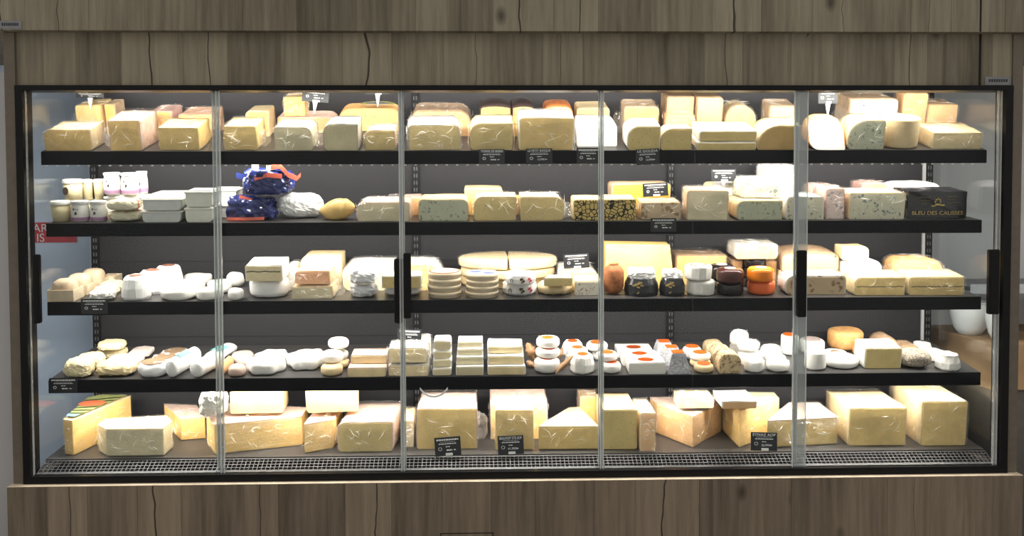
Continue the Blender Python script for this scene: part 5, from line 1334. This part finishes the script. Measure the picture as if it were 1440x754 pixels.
cheese(5, 816, 842, 560, 'yellow film-wrapped wedge behind the low triangular one', v=.32, d=.14, p='yellow', r='tan', film='f', name='cheese_wedge')
cheese(5, 849, 897, 577, 'upright olive block with glaring top beside the middle door edge', base=632, d=.27, p='olive', r='straw', rad=(.02, .02, .05, .05), bh=1.0)
cheese(5, 899, 920, 582, 'tan film-wrapped piece beside the upright olive block', v=.02, d=.22, p='tan', r='straw', film='x')
prism(5, [(976, 630), (1016, 607), (1000, 600), (915, 600), (925, 610)], 586, 'tan wedge in film with its sharp corner to the glass', 'tan', (), 'pink')
cheese(5, 955, 1003.5, 555.5, 'small square-cut block resting on the sharp-cornered wedge', v=.12, by=570, d=.12, p='ivory', film='f', rad=(.04, .04, .04, .04))
prism(5, [(1038, 630), (1092, 610), (1085, 601), (1010, 600), (1016, 608)], 578, 'creamy wedge in film set cornerwise under a bright block', 'cream', (), 'straw')
cheese(5, 1016, 1064, 567, 'bright flat block lying on the cornerwise creamy wedge', v=.03, by=577, d=.17, p='tan', r='white', rad=(.1, .1, .1, .1), bh=1.1)
prism(5, [(1078, 630), (1177, 624.5), (1150, 602), (1108, 602)], 592, 'long low wedge with pink film top behind the second lettered card', 'straw', (), 'pink')
cheese(5, 1193, 1273, 574.5, 'large squared block in film with a glaring top', base=626.5, d=.28, p='straw', r='straw', film='f', rad=(.03, .03, .02, .02), bw=.98)
cheese(5, 1295, 1358, 565, 'tall squared block with glaring top closing the bottom deck', base=626.5, d=.32, p='straw', r='straw', film='f', rad=(.03, .04, .02, .02), bw=1.02)
price_card(612, 649, 615.5, 641, .078, 'black price card before the upright wedge on the bottom deck', tilt=-4, lean=-8)
price_card(700.5, 737, 613.5, 639, .078, 'black price card reading BEAUFORT ÉTÉ AOP', 'BEAUFORT ÉTÉ AOP', '41,99€', tilt=-2, lean=-8)
price_card(1056, 1093, 609, 634, .078, 'black price card reading ÉTIVAZ AOP', 'ÉTIVAZ AOP', '36,99€', tilt=2, lean=-8)

# ================================================================== small things around the case
# bent white strip below the fourth rail
_st = empty('bent_white_strip', on_y(610, 546, .106)); tag(_st, 'bent white strip below the fourth rail', 'strip')
V = []; K = 14; A_ = on_y(591, 548, .112); B_ = on_y(630, 548, .112); hw = (B_.x - A_.x) / 2; dep = .032
for i in range(K + 1):
    t = -1 + 2 * i / K; c = Vector((t * hw, 0, -.006 - dep * (1 - abs(t) ** 2.2)))
    for (dy, dz) in ((0, 0), (.008, 0), (.008, .008), (0, .008)): V.append(c + Vector((0, dy, dz)))
Fc = [(i * 4 + k, i * 4 + (k + 1) % 4, (i + 1) * 4 + (k + 1) % 4, (i + 1) * 4 + k) for i in range(K) for k in range(4)] + [(3, 2, 1, 0), (K * 4, K * 4 + 1, K * 4 + 2, K * 4 + 3)]
ob('strip', V, Fc, WHITEPL, _st)
# brand plates on the oak
def plate(px0, px1, py0, py1, y, label, m, mt):
    A = on_y(px0, py0, y); B = on_y(px1, py1, y); o = empty('name_plate', ((A.x + B.x) / 2, y, (A.z + B.z) / 2)); tag(o, label, 'sign'); w = B.x - A.x; h = A.z - B.z
    MB().box(-w / 2, w / 2, -.002, 0, -h / 2, h / 2).ob('plate', m, o, None, .0006); b = MB(); [b.box(-w * .36 + k * w * .092, -w * .36 + k * w * .092 + w * .065, -.0026, -.002, -h * .12, h * .22) for k in range(8)]; b.ob('print_lines', mt, o)
PLM = plain('plate_grey', (.20, .20, .21), .4); PLI = plain('plate_ink', (.02, .02, .03), .5)
plate(-2, 31, 29, 41, -.0506, 'small grey name plate on the oak soffit', PLM, PLI)
plate(1385, 1422, 108, 120, -.0026, 'small grey name plate on the oak fascia above the last door', PLM, PLI)
# red sign on the pale wall, seen through the glass end
c0 = on_y(44, 313, .945); c1 = on_y(108, 341, .945)
rs = empty('red_wall_sign', (c0.x, .948, c1.z)); tag(rs, 'red sign with white letters on the pale blue wall', 'sign')
sw, shh = c1.x - c0.x, c0.z - c1.z
MB().box(0, sw, -.004, 0, 0, shh).ob('board', plain('sign_red', (.55, .04, .06), .5), rs)
for (txt, zz) in (('AR', .70), ('IS', .22)):
    text_ob(txt, shh * .58, INK, rs, (sw * .2, -.0048, shh * zz))
# neighbouring counter seen through the glass end
ZC = on_y(1360, 472, .55).z
ct = empty('oak_counter', (2.55, .42, 0)); tag(ct, 'oak counter standing beyond the glass end of the case', 'counter')
OAKW = plain('counter_oak', (.40, .25, .13), .5, .2, 6)
MB().box(-.54, .6, -.10, .50, 0, ZC - .03).ob('body', plain('counter_dark', (.10, .09, .08), .6), ct)
MB().box(-.55, .62, -.12, .52, ZC - .20, ZC - .0005).ob('oak_front', OAKW, ct, None, .004)
def bowl(px, yy, r, h, label):
    x = on_y(px, 450, yy).x; o = empty('white_bowl', (x, yy, ZC)); tag(o, label, 'bowl')
    V, Fc = lathe([(.0001, 0), (r * .55, 0), (r * .8, h * .2), (r * .97, h * .55), (r, h), (r * .95, h), (r * .9, h * .55), (r * .7, h * .25), (.0001, h * .15)], 30); ob('bowl_wall', V, Fc, WHITEPL, o, 'all')
    V, Fc = lathe([(r * .98, h * .95), (r * 1.05, h * .96), (r * 1.05, h * 1.0), (r * .98, h * 1.0)], 30); ob('rim', V, Fc, WHITEPL, o)
bowl(1364, .60, .085, .15, 'white bowl on the oak counter beside the case')
bowl(1408, .42, .065, .15, 'smaller white bowl at the end of the oak counter')
sh = empty('wall_shelf', (2.5, .70, on_y(1380, 398, .70).z)); tag(sh, 'dark glass wall shelf above the oak counter', 'shelf')
MB().box(-.5, .7, -.20, .24, -.02, 0).ob('board', plain('shelf_slate', (.10, .11, .12), .3), sh, None, .003)
MB().box(-.5, .7, -.208, -.2005, -.03, .012).ob('front_edge', plain('shelf_edge', (.50, .52, .54), .3), sh)

# ------------------------------------------------------------------ settle: stacked pieces come to rest, neighbours stop touching
def extents(o, F):
    Mi = (Matrix.Translation(F.O) @ Matrix.Rotation(F.t, 4, 'X')).inverted() @ o.matrix_basis
    lo = Vector((9, 9, 9)); hi = -lo
    def walk(c, M):
        nonlocal lo, hi
        for k in c.children:
            Mk = M @ k.matrix_basis
            if k.type == 'MESH' and not k.name.startswith(('film_fold', 'film_wrinkle')):
                for v in k.data.vertices:
                    q = Mk @ v.co
                    for i in range(3): lo[i] = min(lo[i], q[i]); hi[i] = max(hi[i], q[i])
            walk(k, Mk)
    walk(o, Mi)
    return [lo, hi]
BOX = {}
for o, s in ITEMS: BOX[o.name] = extents(o, FR[s])
ROUND = ('round', 'disc', 'dome', 'pot', 'jar', 'box', 'wheel_cheese', 'drum', 'cylinder', 'flower', 'goat_cheese', 'waxed', 'pleated', 'rust', 'printed')
def is_round(o): return any(k in o.name for k in ROUND) and not any(k in o.name for k in ('half', 'slab', 'brick'))
def shift(o, s, dx, dv, dn):
    F = FR[s]; d = Vector((dx, 0, 0)) + F.V * dv + F.N * dn
    M = o.matrix_basis.copy(); M.translation += d; o.matrix_basis = M
    for q in BOX[o.name]: q += Vector((dx, dv, dn))
MOVED = {}
for s in FR:
    its = [o for o, q in ITEMS if q == s and not o.name.startswith(('price', 'wrapped_soft', 'wooden_tray', 'paper_wrapped_loaf', 'round_cheese_label'))]
    base = {o.name: BOX[o.name][0].z for o in its}
    for it in range(12):
        order = sorted(its, key=lambda o: base[o.name])
        for o in order:                      # stacked pieces drop or rise onto what is below them
            a = BOX[o.name]
            if base[o.name] < .006: continue
            best = None
            for p_ in its:
                if p_ is o or base[p_.name] >= base[o.name] - .004: continue
                b = BOX[p_.name]
                ox = min(a[1].x, b[1].x) - max(a[0].x, b[0].x); ov = min(a[1].y, b[1].y) - max(a[0].y, b[0].y)
                if ox > .25 * min(a[1].x - a[0].x, b[1].x - b[0].x) and ov > .012 and b[1].z < a[0].z + .035: best = max(best or 0, b[1].z)
            if best is not None and best - a[0].z < .03: shift(o, s, 0, 0, best + .0012 - a[0].z)
        for i, o in enumerate(its):          # pieces side by side or one behind the other
            for p_ in its[i + 1:]:
                a, b = BOX[o.name], BOX[p_.name]
                pen = [min(a[1][k], b[1][k]) - max(a[0][k], b[0][k]) for k in range(3)]
                if min(pen) <= 0: continue
                if is_round(o) and is_round(p_):
                    ca, cb = (a[0] + a[1]) / 2, (b[0] + b[1]) / 2; ra, rb = (a[1].x - a[0].x) / 2, (b[1].x - b[0].x) / 2
                    dx, dv = cb.x - ca.x, cb.y - ca.y; dd = math.hypot(dx, dv)
                    if dd >= ra + rb: continue
                    need = math.sqrt(max(0, (ra + rb) ** 2 - dx * dx)) - abs(dv)
                    pen = [ra + rb - abs(dx) if abs(dv) < .3 * ra else 9, need, pen[2]]
                if pen[2] < min(pen[0], pen[1]) and pen[2] < .012 and abs(base[o.name] - base[p_.name]) > .006: continue
                if pen[0] <= pen[1] and pen[0] < .02:
                    sg = 1 if (a[0].x + a[1].x) < (b[0].x + b[1].x) else -1
                    shift(o, s, -sg * (pen[0] / 2 + .0003), 0, 0); shift(p_, s, sg * (pen[0] / 2 + .0003), 0, 0)
                elif pen[1] < .06:
                    far, near = (p_, o) if (a[0].y + a[1].y) < (b[0].y + b[1].y) else (o, p_)
                    room = FR[s].L - .003 - BOX[far.name][1].y; mv = min(pen[1] + .0005, max(room, 0)); shift(far, s, 0, mv, 0)
                    rest = pen[1] + .0005 - mv; room = BOX[near.name][0].y - .001
                    if rest > 0 and room > 0: shift(near, s, 0, -min(rest, room), 0)

# final touch down: probe with rays what each raised piece really rests on
from mathutils.bvhtree import BVHTree
bpy.context.view_layer.update()
def world_tree(o):
    vs, ps = [], []
    for c in o.children_recursive:
        if c.type != 'MESH' or c.name.startswith(('film_fold', 'film_wrinkle', 'paper_label')): continue
        b = len(vs); vs += [c.matrix_world @ v.co for v in c.data.vertices]; ps += [tuple(i + b for i in f.vertices) for f in c.data.polygons]
    return BVHTree.FromPolygons(vs, ps)
TREE = {o.name: world_tree(o) for o, s in ITEMS}
OFF = {o.name: Vector((0, 0, 0)) for o, s in ITEMS}
for o, s in sorted(ITEMS, key=lambda q: BOX[q[0].name][0].z):
    a = BOX[o.name]; F = FR[s]
    if a[0].z < .004 or o.name.startswith('wrapped_soft'): continue
    CLR = .0015 if 'wooden_box' in o.name else (.009 if s == 5 else .0035 if any(c.name.startswith('plastic_film') for c in o.children) else .0018); UPW = .03; gap = a[0].z
    near = [q for q, s2 in ITEMS if s2 == s and q is not o and BOX[q.name][0].z < a[0].z - .002 and min(a[1].x, BOX[q.name][1].x) > max(a[0].x, BOX[q.name][0].x) and min(a[1].y, BOX[q.name][1].y) > max(a[0].y, BOX[q.name][0].y)]
    for fx in (.12, .3, .5, .7, .88):
        for fy in (.12, .3, .5, .7, .88):
            p_ = F.pt(a[0].x + (a[1].x - a[0].x) * fx, a[0].y + (a[1].y - a[0].y) * fy, a[0].z + UPW)
            for q in near:
                h_ = TREE[q.name].ray_cast(p_ - OFF[q.name], -F.N, .4)
                if h_[0] is not None: gap = min(gap, h_[3] - UPW)
    if gap > CLR + .001 or gap < CLR - .0005:
        OFF[o.name] = OFF[o.name] - F.N * (gap - CLR); shift(o, s, 0, 0, -(gap - CLR))

# ------------------------------------------------------------------ labels: tell look-alikes apart by row and layer
DUP = {}
for o, s in ITEMS: DUP.setdefault((s, o['label']), []).append(o)
ROWW = ('at the rail', 'second from the rail', 'third from the rail', 'fourth from the rail', 'fifth from the rail')
for (s, lab), its in DUP.items():
    if len(its) < 2: continue
    cen = {o.name: ((BOX[o.name][0] + BOX[o.name][1]) / 2) for o in its}; lo = {o.name: BOX[o.name][0] for o in its}
    cols = []
    for o in sorted(its, key=lambda o: lo[o.name].z):       # a column is whatever stands on one footprint
        for c in cols:
            q = c[-1]; a, b = BOX[q.name], BOX[o.name]
            ov = (min(a[1].x, b[1].x) - max(a[0].x, b[0].x), min(a[1].y, b[1].y) - max(a[0].y, b[0].y))
            if ov[0] > .4 * (b[1].x - b[0].x) and ov[1] > .4 * (b[1].y - b[0].y) and lo[o.name].z > lo[q.name].z + .01: c.append(o); break
        else: cols.append([o])
    cols.sort(key=lambda c: lo[c[0].name].y)
    for i, c in enumerate(cols):
        for j, o in enumerate(c):
            w_ = []
            if len(c) > 1: w_.append(('lowest', 'topmost')[j] if len(c) == 2 else ('lowest', 'second up', 'topmost' if len(c) == 3 else 'third up', 'topmost')[min(j, 3)])
            if len(cols) > 1: w_.append(ROWW[min(i, 4)])
            o['label'] = lab + ', ' + ' '.join(w_)
